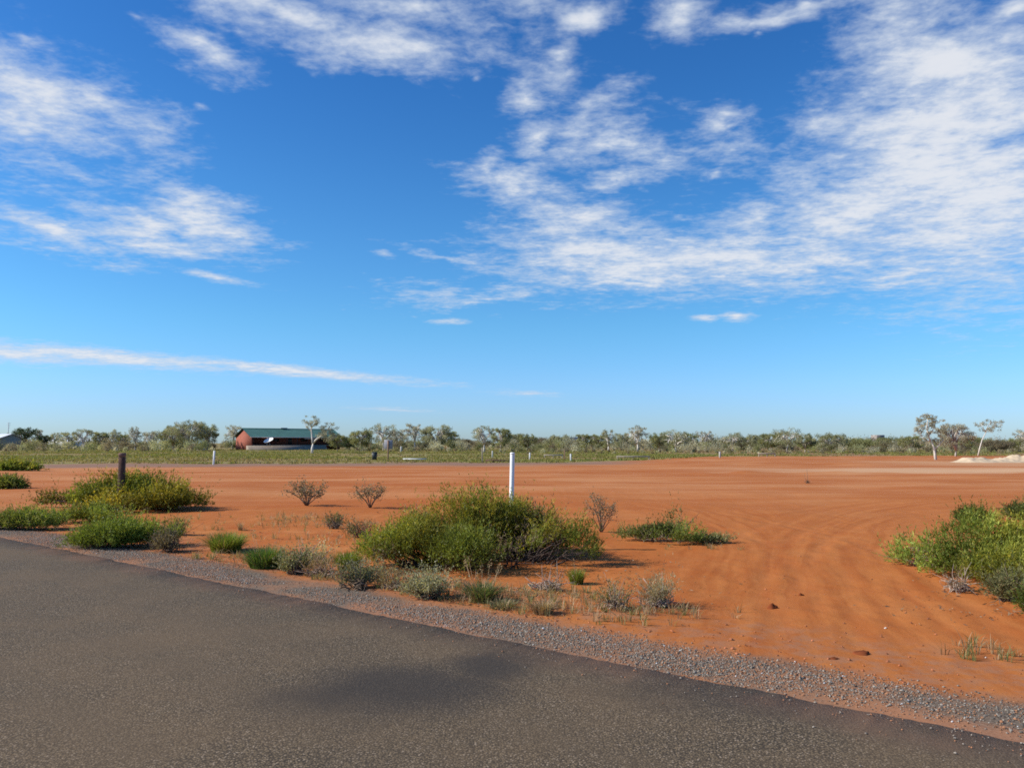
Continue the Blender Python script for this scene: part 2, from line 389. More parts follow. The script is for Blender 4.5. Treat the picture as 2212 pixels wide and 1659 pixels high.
def gravel():
    g = np.random.default_rng(11); N = 110000
    a = g.uniform(-20, 9, N); s = EDGE + .04 + np.abs(g.beta(1.7, 2.4, N)) * 1.05
    x = UA[0] * a + UN[0] * s; y = UA[1] * a + UN[1] * s
    s = s - .45 * fbm(a / 2.3, a * 0 + 5, 4, 26) * sstep(EDGE + .15, EDGE + .7, s); x = UA[0] * a + UN[0] * s; y = UA[1] * a + UN[1] * s
    keep = 1.7 * fbm(x / 1.2, y / 1.2, 4, 21) + .35 - .8 * sstep(EDGE + .8, EDGE + 1.2, s) - .25 * sstep(EDGE + .35, EDGE, s) > g.uniform(-.55, .5, N)
    x, y = x[keep], y[keep]; N = len(x)
    r = g.gamma(4, .0009, N) + .0020
    v = g.uniform(.07, .27, N)[:, None]
    cols = v * np.array([1.08, .93, .74]) ; cols = np.where(g.random((N, 1)) < .36, np.array([.27, .125, .06]) * g.uniform(.7, 1.3, (N, 1)), cols)
    cols = np.where(g.random((N, 1)) < .008, .45, cols)
    tag(stones('gravel', x, y, r, cols, 12), kind='stuff')
    N = 2000; a = g.uniform(-22, 12, N); s = EDGE + .9 + g.exponential(.8, N)
    x = UA[0] * a + UN[0] * s; y = UA[1] * a + UN[1] * s
    r = g.gamma(3, .0018, N) + .003; cols = np.array([.36, .12, .05]) * g.uniform(.5, 1.3, (N, 1))
    cols = np.where(g.random((N, 1)) < .015, np.array([.5, .44, .38]), cols)
    tag(stones('pebbles', x, y, r, cols, 13), kind='stuff')
def strays():
    g = np.random.default_rng(14); N = 2600; a = g.uniform(-20, 9, N); s = EDGE - g.exponential(.16, N) + .03
    x = UA[0] * a + UN[0] * s; y = UA[1] * a + UN[1] * s; r = g.gamma(3, .0009, N) + .0018
    v = g.uniform(.08, .30, N)[:, None]; cols = np.where(g.random((N, 1)) < .45, np.array([.30, .13, .06]) * g.uniform(.7, 1.3, (N, 1)), v * np.array([1.12, .94, .75]))
    o = stones('loose_gravel', x, y, r, cols, 15); o.location = (0, 0, .024); tag(o, kind='stuff')
gravel(); strays()
# ------------------------------------------------------------------ plants
def kites(p, d, L, W, g):
    N = len(p); r = norm(g.normal(size=(N, 3))); sd = norm(np.cross(d, r))
    L = np.broadcast_to(L, (N,))[:, None]; W = np.broadcast_to(W, (N,))[:, None]
    nz = np.cross(sd, d)
    V = np.stack([p, p + d * L * .45 + sd * W * .5 + nz * L * .04, p + d * L, p + d * L * .45 - sd * W * .5 + nz * L * .04], 1).reshape(-1, 3)
    return V, np.arange(N * 4).reshape(-1, 4)
GREEN = [(0.146, 0.178, 0.024), (0.206, 0.222, 0.034), (0.087, 0.117, 0.02)]
YELLO = [(0.329, 0.278, 0.034), (0.261, 0.247, 0.034), (0.42, 0.304, 0.037)]
FRESH = [(0.184, 0.239, 0.036), (0.252, 0.281, 0.049), (0.125, 0.177, 0.03)]
SILV = [(.37, .34, .20), (.45, .42, .27), (.29, .28, .15)]
SAGE = [(0.204, 0.216, 0.086), (0.277, 0.257, 0.115), (0.146, 0.162, 0.057)]
DRY = [(0.38, 0.264, 0.143), (0.451, 0.319, 0.187), (0.297, 0.187, 0.099)]
TWIG = [(.19, .135, .09), (.25, .185, .13), (.13, .09, .06)]
def pick(g, pal, N):
    pal = np.array(pal); w = g.dirichlet([.8] * len(pal), N); return w @ pal
def shrub(name, label, cat, px, py, D, lobes, n, pal, pal2=None, mixw=.0, leaf=(.045, .011), nl=9, shoot=(.10, .26), up=.7, hole=-.25, hs=5.0, seed=1, stems=26, stemcol=(.17, .12, .08), zmin=.02, group=None, spread=.75, mixlobe=None, dead=.0, skirt=0):
    """lobes: (px, D, rx, ry, rz, zc) in survey pixel / metres; root stands at (px,D)"""
    g = np.random.default_rng(seed)
    X0 = AX(px, D); z0 = gh(X0, D)
    root = empty(name, (X0, D, z0), 0, label, cat, group)
    Lb = np.array([(AX(l[0], l[1]) - X0, l[1] - D, l[5] if len(l) > 5 else .0, l[2], l[3], l[4]) for l in lobes])
    w = Lb[:, 3] * Lb[:, 4] + Lb[:, 3] * Lb[:, 5]; w = w / w.sum()
    li = g.choice(len(Lb), int(n * 2.4), p=w); L = Lb[li]
    u = norm(g.normal(size=(len(L), 3))); u[:, 2] = np.abs(u[:, 2]) * 1.05 - .08; u = norm(u)
    r = g.random(len(L)) ** .38
    lump = 1 + .24 * n3(u * 2.2 + li[:, None] * 3.1 + seed)
    p = L[:, :3] + u * (r * lump)[:, None] * L[:, 3:6]
    p[:, 2] = np.maximum(p[:, 2], zmin + g.random(len(p)) * .06)
    if skirt > 0:
        kk = g.random(len(p)) < .12 + .88 * sstep(skirt * .35, skirt, p[:, 2] + .05 * n3(p * 2.5 + 3)); p, u, li = p[kk], u[kk], li[kk]
    k = n3(p * hs + seed * 7.7) + .35 * n3(p * hs * 2.7 + 5) > hole
    p, u, li = p[k][:n], u[k][:n], li[k][:n]; N = len(p)
    d = norm(u * np.array([.6, .6, .35]) + np.array([0, 0, up]) + g.normal(size=(N, 3)) * .3)
    SL = g.uniform(*shoot, N) * (1 + .25 * n3(p * 3 + 2))
    SL = np.where(g.random(N) < .06, SL * 1.8, SL); t = g.uniform(0, 1, (N, nl))
    pos = (p[:, None] + d[:, None] * (t * SL[:, None])[..., None]).reshape(-1, 3)
    ld = norm(np.repeat(d, nl, 0) + g.normal(size=(N * nl, 3)) * spread * .75)
    LL = leaf[0] * g.uniform(.6, 1.35, N * nl); WW = leaf[1] * g.uniform(.7, 1.3, N * nl)
    V, Q = kites(pos, ld, LL, WW, g)
    c = pick(g, pal, N)
    if pal2 is not None:
        mm = n3(p * 2.0 + seed * 3.3) * .6 + mixw + g.normal(size=N) * .2
        if mixlobe is not None: mm = mm + np.array(mixlobe)[li]
        mm = np.clip(mm, 0, 1)[:, None]; c = c * (1 - mm) + pick(g, pal2, N) * mm
    if dead > 0:
        dm = (n3(p * 3.5 + 11 + seed) + g.normal(size=N) * .3 > 1.1 - dead)[:, None]; c = np.where(dm, pick(g, TWIG, N), c)
    c = c * g.uniform(.72, 1.28, (N, 1)) * np.clip(1 + .42 * n3(p * 4.3 + 9), .4, 1.7)[:, None]
    cc = np.repeat(np.repeat(c, nl, 0) * g.uniform(.85, 1.15, (N * nl, 1)), 4, 0)
    mesh_obj('foliage', V, Q, None, LEAF, root, cc)
    mb = MB()
    for i in range(stems):
        l = Lb[g.choice(len(Lb), p=w)]
        a = g.normal(size=3); a[2] = abs(a[2]) + .2; a = a / np.linalg.norm(a)
        e = l[:3] + a * l[3:6] * g.uniform(.6, .98)
        b0 = np.array([l[0] * .75 + g.normal() * l[3] * .18, l[1] * .75 + g.normal() * l[4] * .18, -.04])
        m1 = b0 + (e - b0) * .5 + np.array([g.normal() * .05, g.normal() * .05, .06])
        rad = g.uniform(.005, .011) * (1 + l[5])
        tube(mb, [b0, (b0 + m1) / 2 + g.normal(size=3) * .015, m1, (m1 + e) / 2 + g.normal(size=3) * .02, e], [rad, rad * .85, rad * .7, rad * .5, rad * .25], 5, np.array(stemcol) * g.uniform(.7, 1.3))
        for q in range(2):
            s0 = m1 + (e - m1) * g.uniform(0, .6); s1 = s0 + (e - b0) * .3 + g.normal(size=3) * .10
            tube(mb, [s0, (s0 + s1) / 2 + g.normal(size=3) * .01, s1], [rad * .5, rad * .35, rad * .15], 4, np.array(stemcol) * g.uniform(.7, 1.3))
    mb.build('stems', WOOD, root)
    return root
def dist_of(py): return CAMH * F / (py - HOR)
def lowshrub(name, label, cat, px, py, wpx, hpx, n, pal, seed, **kw):
    """front base pixel (px,py), width and height in survey pixels"""
    D = dist_of(py); w = wpx / F * D; h = hpx / F * D; ry = w * kw.pop('depth', .42); Dc = D + ry * .7
    h = h * (.62 if name in ('saltbush', 'dead_shrub') else .84)
    g = np.random.default_rng(seed + 900)
    k = kw.pop('nlobes', 4); lobes = [(px, Dc, w * .34, ry * .8, h * .85)]
    for i in range(k):
        f = (i + .5) / k * 2 - 1
        lobes.append((px + f * wpx * .30 + g.normal() * wpx * .04, Dc + g.normal() * ry * .3, w * g.uniform(.2, .27), ry * .6, h * (1 - .45 * abs(f)) * g.uniform(.6, .9)))
    return shrub(name, label, cat, px, py, Dc, lobes, n, pal, seed=seed, **kw)
def blades(N, rad, H, g, lean=.6, wid=.007, sq=(1, 1)):
    a = g.uniform(0, 6.28, N); rr = np.sqrt(g.random(N)) * rad
    o = np.stack([np.cos(a) * sq[0], np.sin(a) * sq[1], np.zeros(N)], 1); b = o * rr[:, None]
    h = H * g.uniform(.45, 1.1, N); ln = lean * g.uniform(.2, 1.2, N) * (.35 + rr / rad)
    dirn = norm(o + g.normal(size=(N, 3)) * .5); dirn[:, 2] = 0
    side = norm(np.cross(dirn, np.array([0, 0, 1.])) + g.normal(size=(N, 3)) * .3)
    lv = []
    for t, wv in ((0, 1), (.4, .9), (.75, .6), (1.0, .05)):
        c = b + dirn * (h * ln * t ** 1.8)[:, None] + np.array([0, 0, 1.]) * (h * (t - .28 * ln * t * t))[:, None]
        lv += [c - side * wid * wv * .5, c + side * wid * wv * .5]
    V = np.stack(lv, 1); V[:, :2, 2] -= .02
    i0 = np.arange(N)[:, None] * 8
    Q = np.concatenate([i0 + np.array([[0, 1, 3, 2]]), i0 + np.array([[2, 3, 5, 4]]), i0 + np.array([[4, 5, 7, 6]])])
    return V.reshape(-1, 3), Q
def tuft(name, label, cat, px, py, wpx, hpx, N, pal, seed, lean=.6, stalks=0, group=None, dry=.15, wid=.008, z=0):
    g = np.random.default_rng(seed); D = dist_of(py); w = wpx / F * D; h = hpx / F * D; D = D + w * .3
    x = AX(px, D)
    V, Q = blades(N, w * .30, h * 1.05, g, lean, wid)
    c = pick(g, pal, N); dd = g.random((N, 1)) < dry; c = np.where(dd, pick(g, DRY, N), c) * g.uniform(.75, 1.25, (N, 1))
    mb = MB(); mb.add(V, Q, None, np.repeat(c, 8, 0))
    for i in range(stalks):
        a = g.uniform(0, 6.28); t = np.array([math.cos(a), math.sin(a), 0]) * w * .22
        e = t * 1.8 + np.array([0, 0, h * g.uniform(1.2, 1.8)])
        tube(mb, [t * .3, t + np.array([0, 0, h * .6]), e], [.003, .0025, .002], 4, np.array(DRY[1]))
        p = e + g.normal(size=(14, 3)) * np.array([.01, .01, .035]); vv, qq = kites(p, norm(g.normal(size=(14, 3)) + np.array([0, 0, 1])), .03, .008, g); mb.add(vv, qq, None, np.array(DRY[0]))
    o = mb.build(name, GRASS); o.location = (x, D, gh(x, D)); return tag(o, label, cat, group)
# --- the big bush round the white post
shrub('bush', 'wide green and yellow-green bush growing round the foot of the white post', 'bush', 1040, 0, 11.1,
      [(880, 10.9, .52, .70, .50), (838, 10.7, .36, .5, .32), (1000, 10.5, .50, .45, .40), (1045, 11.8, .52, .60, .86), (985, 11.6, .40, .5, .70), (1115, 11.9, .50, .55, .82),
       (1185, 11.3, .46, .65, .62), (1235, 11.0, .36, .5, .42), (1120, 10.6, .42, .4, .42), (920, 11.3, .42, .5, .62)],
      10500, GREEN, YELLO, .02, leaf=(.052, .010), nl=9, shoot=(.12, .30), up=.75, hole=-.28, hs=3.4, skirt=.22, seed=21, stems=150, stemcol=(.075, .052, .042),  # stem colour darkened to paint in the shade low in the bush
      mixlobe=[-.25, -.35, -.2, .6, .3, .55, .0, -.2, -.3, -.1], dead=.18)
shrub('bush', 'spreading green bush with yellow flower patches round the dark timber post', 'bush', 285, 0, 19.9,
      [(285, 20.1, .85, .8, .74), (235, 20.0, .75, .8, .55), (350, 19.8, .70, .75, .62), (405, 19.6, .55, .6, .44), (190, 19.9, .65, .6, .36), (150, 20.0, .55, .5, .26), (120, 20.0, .4, .4, .16), (330, 19.2, .6, .5, .40), (255, 18.9, .5, .5, .32)],
      6500, GREEN, YELLO, .22, leaf=(.075, .018), nl=8, shoot=(.16, .36), up=.55, hole=-.3, hs=2.8, skirt=.10, seed=22, stems=60,
      mixlobe=[.3, .1, .25, -.2, -.1, 0, 0, .05, .35])
shrub('bush', 'bright green rounded bush at the right edge of the dirt entrance', 'bush', 2110, 0, 10.6,
      [(1985, 10.6, .42, .45, .42), (2050, 10.5, .5, .55, .55), (2130, 10.4, .5, .55, .58), (2210, 10.2, .55, .6, .58), (2300, 10.1, .55, .6, .5), (2130, 9.7, .4, .35, .30), (2220, 9.4, .45, .4, .32), (1965, 10.9, .3, .4, .30)],
      6500, FRESH, YELLO, .02, leaf=(.052, .011), nl=9, shoot=(.10, .26), up=.85, hole=-.3, hs=4.0, seed=23, stems=70)
lowshrub('bush', 'small green bush just behind the right-hand bush, nearer the entrance', 'bush', 2095, 1124, 85, 34, 700, FRESH, 24, pal2=SAGE, mixw=.2, leaf=(.06, .014), nl=8)
lowshrub('bush', 'small pale green bush behind the right-hand bush, at the frame edge', 'bush', 2200, 1120, 100, 36, 800, FRESH, 25, pal2=SAGE, mixw=.3, leaf=(.06, .014), nl=8)
lowshrub('bush', 'green bush tuft at the frame edge in front of the right-hand bush', 'bush', 2235, 1325, 95, 85, 900, FRESH, 26, leaf=(.045, .010), nl=9, up=.9)
lowshrub('dead_shrub', 'grey dry twiggy shrub in front of the right-hand bush', 'shrub', 2052, 1262, 88, 62, 330, DRY, 27, pal2=TWIG, mixw=.4, leaf=(.05, .006), nl=6, up=1.1, stems=32, stemcol=(.33, .25, .19), hole=-.1)
lowshrub('shrub', 'grey-green low shrub trailing beside the right-hand bush', 'shrub', 2160, 1282, 95, 45, 520, SAGE, 28, pal2=DRY, mixw=.3, leaf=(.04, .010), nl=8)
# --- verge
lowshrub('shrub', 'long low green shrub along the road shoulder at the far left', 'shrub', 62, 1140, 215, 42, 2300, FRESH, 31, pal2=DRY, mixw=.12, leaf=(.055, .011), nl=8, depth=.22, nlobes=6, up=.9)
lowshrub('shrub', 'dense green shrub on the gravel edge below the yellow-flowered bush', 'shrub', 262, 1180, 235, 62, 3800, FRESH, 32, pal2=YELLO, mixw=.0, leaf=(.050, .010), nl=9, depth=.36, nlobes=6, up=1.0)
lowshrub('shrub', 'brownish thin shrub at the right end of the dense verge shrub', 'shrub', 378, 1186, 80, 42, 420, SAGE, 33, pal2=TWIG, mixw=.4, leaf=(.04, .009), nl=7, up=1.0)
lowshrub('shrub', 'grey-green wispy shrub behind the brownish thin verge shrub', 'shrub', 398, 1148, 62, 28, 300, SAGE, 34, pal2=SILV, mixw=.3, leaf=(.045, .010), nl=7)
lowshrub('shrub', 'pale green low shrub joining the yellow-flowered bush to the verge', 'shrub', 210, 1128, 200, 36, 1300, FRESH, 35, pal2=YELLO, mixw=.35, leaf=(.055, .012), nl=8, depth=.3)
tuft('grass_tuft', 'rounded dark green grass clump on red earth left of the paler clump', 'grass clump', 498, 1186, 98, 44, 1500, FRESH, 36, .8, dry=.05)
tuft('grass_tuft', 'bright green grass clump with dry stalks, nearest the gravel on the left', 'grass clump', 582, 1219, 104, 46, 1500, [(.11, .18, .035), (.14, .21, .045), (.08, .14, .03)], 37, .7, stalks=3, dry=.08)
lowshrub('saltbush', 'silver-grey saltbush behind the dead twiggy one beside the bright grass clump', 'saltbush', 668, 1203, 84, 40, 420, SILV, 38, pal2=SAGE, mixw=.3, leaf=(.028, .014), nl=8, hole=-.15, stemcol=(.28, .22, .17))
lowshrub('saltbush', 'pale green saltbush right beside the bright green grass clump', 'saltbush', 650, 1230, 66, 32, 380, SAGE, 39, pal2=SILV, mixw=.35, leaf=(.026, .013), nl=8)
lowshrub('dead_shrub', 'dead grey-brown twiggy shrub left of the big bush', 'shrub', 700, 1236, 74, 46, 210, TWIG, 40, pal2=DRY, mixw=.3, leaf=(.03, .006), nl=6, up=.9, stems=32, stemcol=(.27, .19, .15))
tuft('grass_tuft', 'green grass clump touching the left side of the big bush', 'grass clump', 757, 1222, 70, 40, 900, FRESH, 41, .5, dry=.03)
lowshrub('saltbush', 'white-flecked saltbush on the gravel edge in front of the big bush', 'saltbush', 783, 1265, 100, 42, 420, SILV, 42, pal2=SAGE, mixw=.05, leaf=(.024, .015), nl=8, hole=-.05)
lowshrub('saltbush', 'compact silvery saltbush on the gravel edge right of the white-flecked one', 'saltbush', 922, 1281, 78, 44, 560, SILV, 43, leaf=(.024, .013), nl=8, hole=-.25)
lowshrub('dead_shrub', 'low straggling brown shrub between the two silvery saltbushes', 'shrub', 855, 1262, 75, 22, 160, DRY, 44, pal2=SAGE, mixw=.3, leaf=(.026, .008), nl=6, stems=20, stemcol=(.30, .22, .15))
tuft('grass_tuft', 'green grass tussock with straw stalks in front of the big bush', 'grass clump', 1043, 1288, 92, 48, 700, [(.13, .17, .055), (.17, .20, .075), (.09, .13, .04)], 45, .9, stalks=9, dry=.22)
tuft('grass_tuft', 'flat pale grass clump at the foot of the stalked tussock', 'grass clump', 1085, 1302, 80, 20, 330, [(.17, .19, .08), (.22, .21, .10)], 46, 1.3, dry=.3)
tuft('grass_tuft', 'small upright green grass clump under the right end of the big bush', 'grass clump', 1243, 1247, 42, 32, 420, FRESH, 47, .45, stalks=1, dry=.05)
tuft('grass_tuft', 'dry straw grass clump alone on red earth near the gravel', 'grass clump', 1172, 1312, 64, 34, 330, DRY, 48, 1.0, dry=.7)
lowshrub('dead_shrub', 'grey dead twig shrub in front of the right half of the big bush', 'shrub', 1185, 1262, 95, 30, 160, SILV, 49, pal2=TWIG, mixw=.5, leaf=(.03, .008), nl=5, stems=32, stemcol=(.34, .27, .22))
lowshrub('dead_shrub', 'silver-grey dry shrub on red earth right of the straw grass', 'shrub', 1415, 1291, 84, 42, 330, SILV, 50, pal2=DRY, mixw=.45, leaf=(.035, .006), nl=7, up=1.2, stems=32, stemcol=(.36, .28, .23))
lowshrub('dead_shrub', 'thin straggling dry shrub left of the silver-grey dry one', 'shrub', 1322, 1298, 66, 34, 130, SAGE, 51, pal2=DRY, mixw=.4, leaf=(.03, .009), nl=6, stems=30, stemcol=(.30, .22, .17))
lowshrub('shrub', 'low olive green shrub with upright sprigs on open red earth', 'shrub', 1432, 1169, 172, 36, 1500, SAGE, 52, pal2=FRESH, mixw=.6, leaf=(.042, .012), nl=8, depth=.3, nlobes=5, up=1.0)
shrub('shrub', 'tall thin leafy sprigs standing up behind the low olive shrub', 'shrub', 1458, 0, 13.9, [(1458, 13.9, .22, .2, .44)], 110, SAGE, FRESH, .3, leaf=(.04, .014), nl=7, up=1.1, seed=53, stems=14, hole=-.6)
lowshrub('shrub', 'flat creeping green plant trailing right from the low olive shrub', 'shrub', 1520, 1167, 120, 13, 420, SAGE, 54, pal2=FRESH, mixw=.2, leaf=(.04, .012), nl=7, depth=.2, up=.3, shoot=(.05, .12))
lowshrub('shrub', 'tiny dark green plant on red earth below the left skeletal shrub', 'shrub', 728, 1136, 46, 24, 260, SAGE, 55, leaf=(.05, .014), nl=8)
lowshrub('shrub', 'brown-grey matted plant on red earth left of the big bush', 'shrub', 790, 1158, 62, 22, 240, TWIG, 56, pal2=SAGE, mixw=.4, leaf=(.045, .010), nl=7)
tuft('grass_tuft', 'tiny brown grass sprig alone above the dark green clump', 'grass clump', 527, 1137, 14, 19, 45, DRY, 57, .4, dry=.5, wid=.012)
lowshrub('bush', 'dark green bush at the left frame edge beside the yellow-flowered bush', 'bush', 18, 1056, 92, 27, 900, GREEN, 58, pal2=SAGE, mixw=.1, leaf=(.10, .026), nl=8, shoot=(.12, .28), up=.3)
lowshrub('bush', 'far bright green bush at the left frame edge near the grassy paddock', 'bush', 38, 1016, 118, 22, 900, FRESH, 59, pal2=YELLO, mixw=.35, leaf=(.16, .045), nl=8, shoot=(.15, .35), up=.3)
# --- skeletal shrubs on the cleared lot
def skeleton(label, px, py, wpx, hpx, seed, leafcol, nb=9, leafn=16):
    g = np.random.default_rng(seed); D = dist_of(py); x = AX(px, D); w = wpx / F * D; h = hpx / F * D
    root = empty('leafy_shrub', (x, D, gh(x, D)), 0, label, 'shrub')
    mb = MB(); tips = []
    for i in range(nb):
        a = i / nb * 6.28 + g.normal() * .3; sp = g.uniform(.35, 1.0)
        e = np.array([math.cos(a) * w * .5 * sp, math.sin(a) * w * .4 * sp, h * g.uniform(.72, 1.0) * (1.05 - .3 * sp)])
        m = e * np.array([.38, .38, .5]) + g.normal(size=3) * .02
        r = .010 * w / .8
        tube(mb, [(0, 0, -.03), m * .5, m, (m + e) / 2 + g.normal(size=3) * .02, e], [r * 1.4, r, r * .8, r * .6, r * .35], 5, np.array(TWIG[0]) * g.uniform(.7, 1.2))
        tips.append(e)
        for j in range(5):
            s0 = m + (e - m) * g.uniform(0, .9); s1 = s0 + np.array([g.normal() * w * .10, g.normal() * w * .10, abs(g.normal()) * h * .15])
            tube(mb, [s0, (s0 + s1) / 2 + g.normal(size=3) * .008, s1], [r * .5, r * .4, r * .25], 4, np.array(TWIG[0]) * g.uniform(.7, 1.2)); tips.append(s1)
    mb.build('stems', WOOD, root)
    tips = np.array(tips); p = np.repeat(tips, leafn, 0) + g.normal(size=(len(tips) * leafn, 3)) * np.array([.05, .05, .06]) * w
    V, Q = kites(p, norm(g.normal(size=p.shape) + np.array([0, 0, .6])), .055 * w * g.uniform(.6, 1.3, len(p)), .026 * w, g)
    c = pick(g, leafcol, len(p)) * g.uniform(.7, 1.3, (len(p), 1))
    mesh_obj('leaves', V, Q, None, LEAF, root, np.repeat(c, 4, 0))
SKL = [(.20, .17, .10), (.27, .20, .13), (.13, .12, .065)]
skeleton('sparse brown-leaved shrub on red earth, left of the similar one casting a shadow', 667, 1089, 84, 52, 61, SKL, 11, 15)
skeleton('sparse brown-leaved shrub on red earth casting a shadow to its right', 803, 1091, 78, 52, 62, SKL, 9, 14)
skeleton('upright open shrub with pale stems just right of the big bush', 1296, 1146, 68, 80, 63, [(.22, .20, .13), (.28, .24, .17), (.15, .13, .08)], 12, 14)
# --- scattered fine grass on the verge and the lot
def litter():
    g = np.random.default_rng(72); N = 5200
    px = np.concatenate([g.normal(1040, 190, N * 2 // 3), g.normal(560, 160, N // 3), g.normal(2120, 90, 400)]); py = np.concatenate([g.normal(1262, 34, N * 2 // 3), g.normal(1195, 22, N // 3), g.normal(1290, 22, 400)])
    P = np.array([G(a, max(b, 1080)) for a, b in zip(px, py)]); k = (P @ UN > EDGE + .75) & (fbm(P[:, 0] / .5, P[:, 1] / .5, 3, 33) > -.15); P = P[k]; n = len(P)
    p = np.stack([P[:, 0], P[:, 1], height(P[:, 0], P[:, 1]) + .006 + g.random(n) * .015], 1)
    d = norm(np.stack([g.normal(size=n), g.normal(size=n), g.normal(size=n) * .25], 1))
    V, Q = kites(p, d, g.uniform(.02, .07, n), g.uniform(.006, .016, n), g)
    c = pick(g, TWIG + DRY, n) * g.uniform(.6, 1.3, (n, 1)); tag(mesh_obj('leaf_litter', V, Q, None, LEAF, None, np.repeat(c, 4, 0)), kind='stuff')
litter()
def dry_grass():
    g = np.random.default_rng(71); mb = MB()
    sp = [(690, 1128, 1.6, .9, 420), (640, 1118, 1.5, .8, 320), (700, 1205, .9, .5, 420), (800, 1235, .8, .4, 320), (720, 1165, .8, .5, 150), (600, 1160, 1.0, .4, 120), (870, 1262, .9, .35, 300), (1120, 1290, .9, .4, 320), (1280, 1310, .9, .3, 260), (1420, 1312, .6, .2, 130), (740, 1250, 1.0, .4, 260), (1000, 1275, .8, .3, 260), (450, 1200, .8, .2, 160), (1230, 1270, .6, .3, 160), (330, 1140, 1.5, .4, 160), (120, 1105, 2.5, .7, 260), (1550, 1180, .7, .3, 60), (2150, 1400, .3, .15, 60), (2120, 1385, .35, .2, 60), (1350, 1340, .8, .2, 60), (560, 1205, .6, .2, 60)]
    for (px, py, rx, ry, n) in sp:
        cx, cy = G(px, py)
        for i in range(n // 5):
            x = cx + g.normal() * rx * .6; y = cy + g.normal() * ry * .6
            if UN[0] * x + UN[1] * y < EDGE + .9: continue
            V, Q = blades(9, .03, g.uniform(.07, .17), g, .9, .006)
            c = (np.array(DRY[g.integers(3)]) if g.random() < .6 else np.array(SAGE[g.integers(3)])) * g.uniform(.8, 1.2)
            mb.add(V + np.array([x, y, gh(x, y)]), Q, None, c)
    tag(mb.build('dry_grass', GRASS), kind='stuff')
dry_grass()
# --- clods of earth
CL = attrmat('clod_earth', .95, .05)
def clod(label, px, py, wpx, seed, flat=.5):
    g = np.random.default_rng(seed); D = dist_of(py); x = AX(px, D); w = wpx / F * D
    nu, nv = 16, 9; V = []
    for j in range(nv):
        th = j / (nv - 1) * math.pi * .62
        for i in range(nu):
            a = i / nu * 6.283; V.append((math.sin(th) * math.cos(a), math.sin(th) * math.sin(a), math.cos(th)))
    V = np.array(V); k = 1 + .32 * n3(V * 1.8 + seed) + .2 * n3(V * 4.5 + seed)
    V = V * k[:, None] * np.array([w * .5, w * .36, w * flat]); V[:, 2] -= w * .1
    Q = [(j * nu + i, (j + 1) * nu + i, (j + 1) * nu + (i + 1) % nu, j * nu + (i + 1) % nu) for j in range(nv - 1) for i in range(nu)]
    o = mesh_obj('earth_clod', V, Q, None, CL, None, np.array([.22, .060, .022]) * (1 + .3 * n3(V * 20))[:, None])
    o.location = (x, D, gh(x, D)); tag(o, label, 'clod')
clod('broken lump of dark red earth beside the tyre tracks near the gravel', 1838, 1384, 40, 1, .20)
clod('smaller crumbled earth lump left of the large broken lump', 1780, 1398, 24, 2, .18)
clod('small dark clod alone in the middle of the sandy entrance', 1656, 1288, 17, 3, .5)
clod('tiny dark clod up the entrance right of the small clod', 1718, 1262, 10, 4, .5)
# ------------------------------------------------------------------ posts
WHITE = simple('weathered_white_paint', (.80, .79, .76), .5, .08, 5, .1)
TIMB = simple('dark_timber', (.105, .055, .038), .85, .4, 9, .5)
TIMB2 = simple('brown_timber', (.27, .16, .10), .85, .3, 9, .4)
OFFW = simple('dusty_white_paint', (.50, .47, .41), .7, .12, 4)
PALE = simple('pale_timber', (.36, .30, .22), .8, .2, 9, .3)
def near_post():
    D = 12.25; x = AX(1103, D); z = gh(x, D); H = ZH(978, D) - z
    root = empty('marker_post', (x, D, z), 0, 'white round marker post standing in the big green bush', 'post')
    root.rotation_euler = (R(.5), R(1.1), 0)
    mb = MB(); r = .035
    tube(mb, [(0, 0, -.3), (0, 0, .4), (0, 0, H - .012), (0, 0, H - .004)], [r, r, r, r * .96], 24)
    mb.build('post_shaft', WHITE, root, True)
    mb = MB(); tube(mb, [(0, 0, H - .018), (0, 0, H - .003), (0, 0, H + .006)], [r * 1.07, r * 1.07, r * .8], 24); mb.build('post_cap', WHITE, root)
    D = 19.5; x = AX(270, D); z = gh(x, D); H = ZH(978, D) - z
    root = empty('timber_post', (x, D, z), R(8), 'dark brown square timber post standing in the yellow-flowered bush', 'post')
    mb = MB(); box(mb, -.068, .068, -.066, .066, -.3, H - .10, .010); mb.build('post_shaft', TIMB, root)
    mb = MB(); box(mb, -.070, .070, -.068, .068, H - .097, H, .010); mb.build('post_top', simple('sun_bleached_timber', (.17, .10, .075), .85, .3, 12, .4), root)
near_post()
def guide_post(label, px, top, base, wpx, mat, tilt=0, name='guide_post', group=None):
    D = dist_of(base); x = AX(px, D); H = (base - top) / F * D; w = wpx / F * D * .66
    mb = MB(); box(mb, -w / 2, w / 2, -w * .3, w * .3, -.2, H, w * .12); o = mb.build(name, mat)
    o.location = (x, D, gh(x, D)); o.rotation_euler = (0, R(tilt), 0); tag(o, label, 'post', group)
guide_post('white guide post standing in front of the grassy paddock left of the house', 466, 972, 1002, 5.5, WHITE, 2.5)
guide_post('tall thin pale post in front of a white-trunked gum', 1042, 965, 997, 3.4, PALE, 0, 'timber_stake')
guide_post('dusty pale guide post just left of the near white marker post', 1064, 973, 988, 5, OFFW)
guide_post('white guide post just right of the near white marker post', 1144, 977, 993, 4.5, WHITE, 1)
guide_post('thin brown stake beside a short white guide post', 1219, 971, 994, 3.2, TIMB2, 0, 'timber_stake')
guide_post('short white guide post beside the thin brown stake', 1232, 979, 995, 4.5, WHITE, -1)
guide_post('dusty pale guide post at the scrub edge in front of pale gums', 1552, 975, 988, 5.5, OFFW)
guide_post('pale post far across the paddock left of the bin', 868, 964, 976, 6, OFFW)
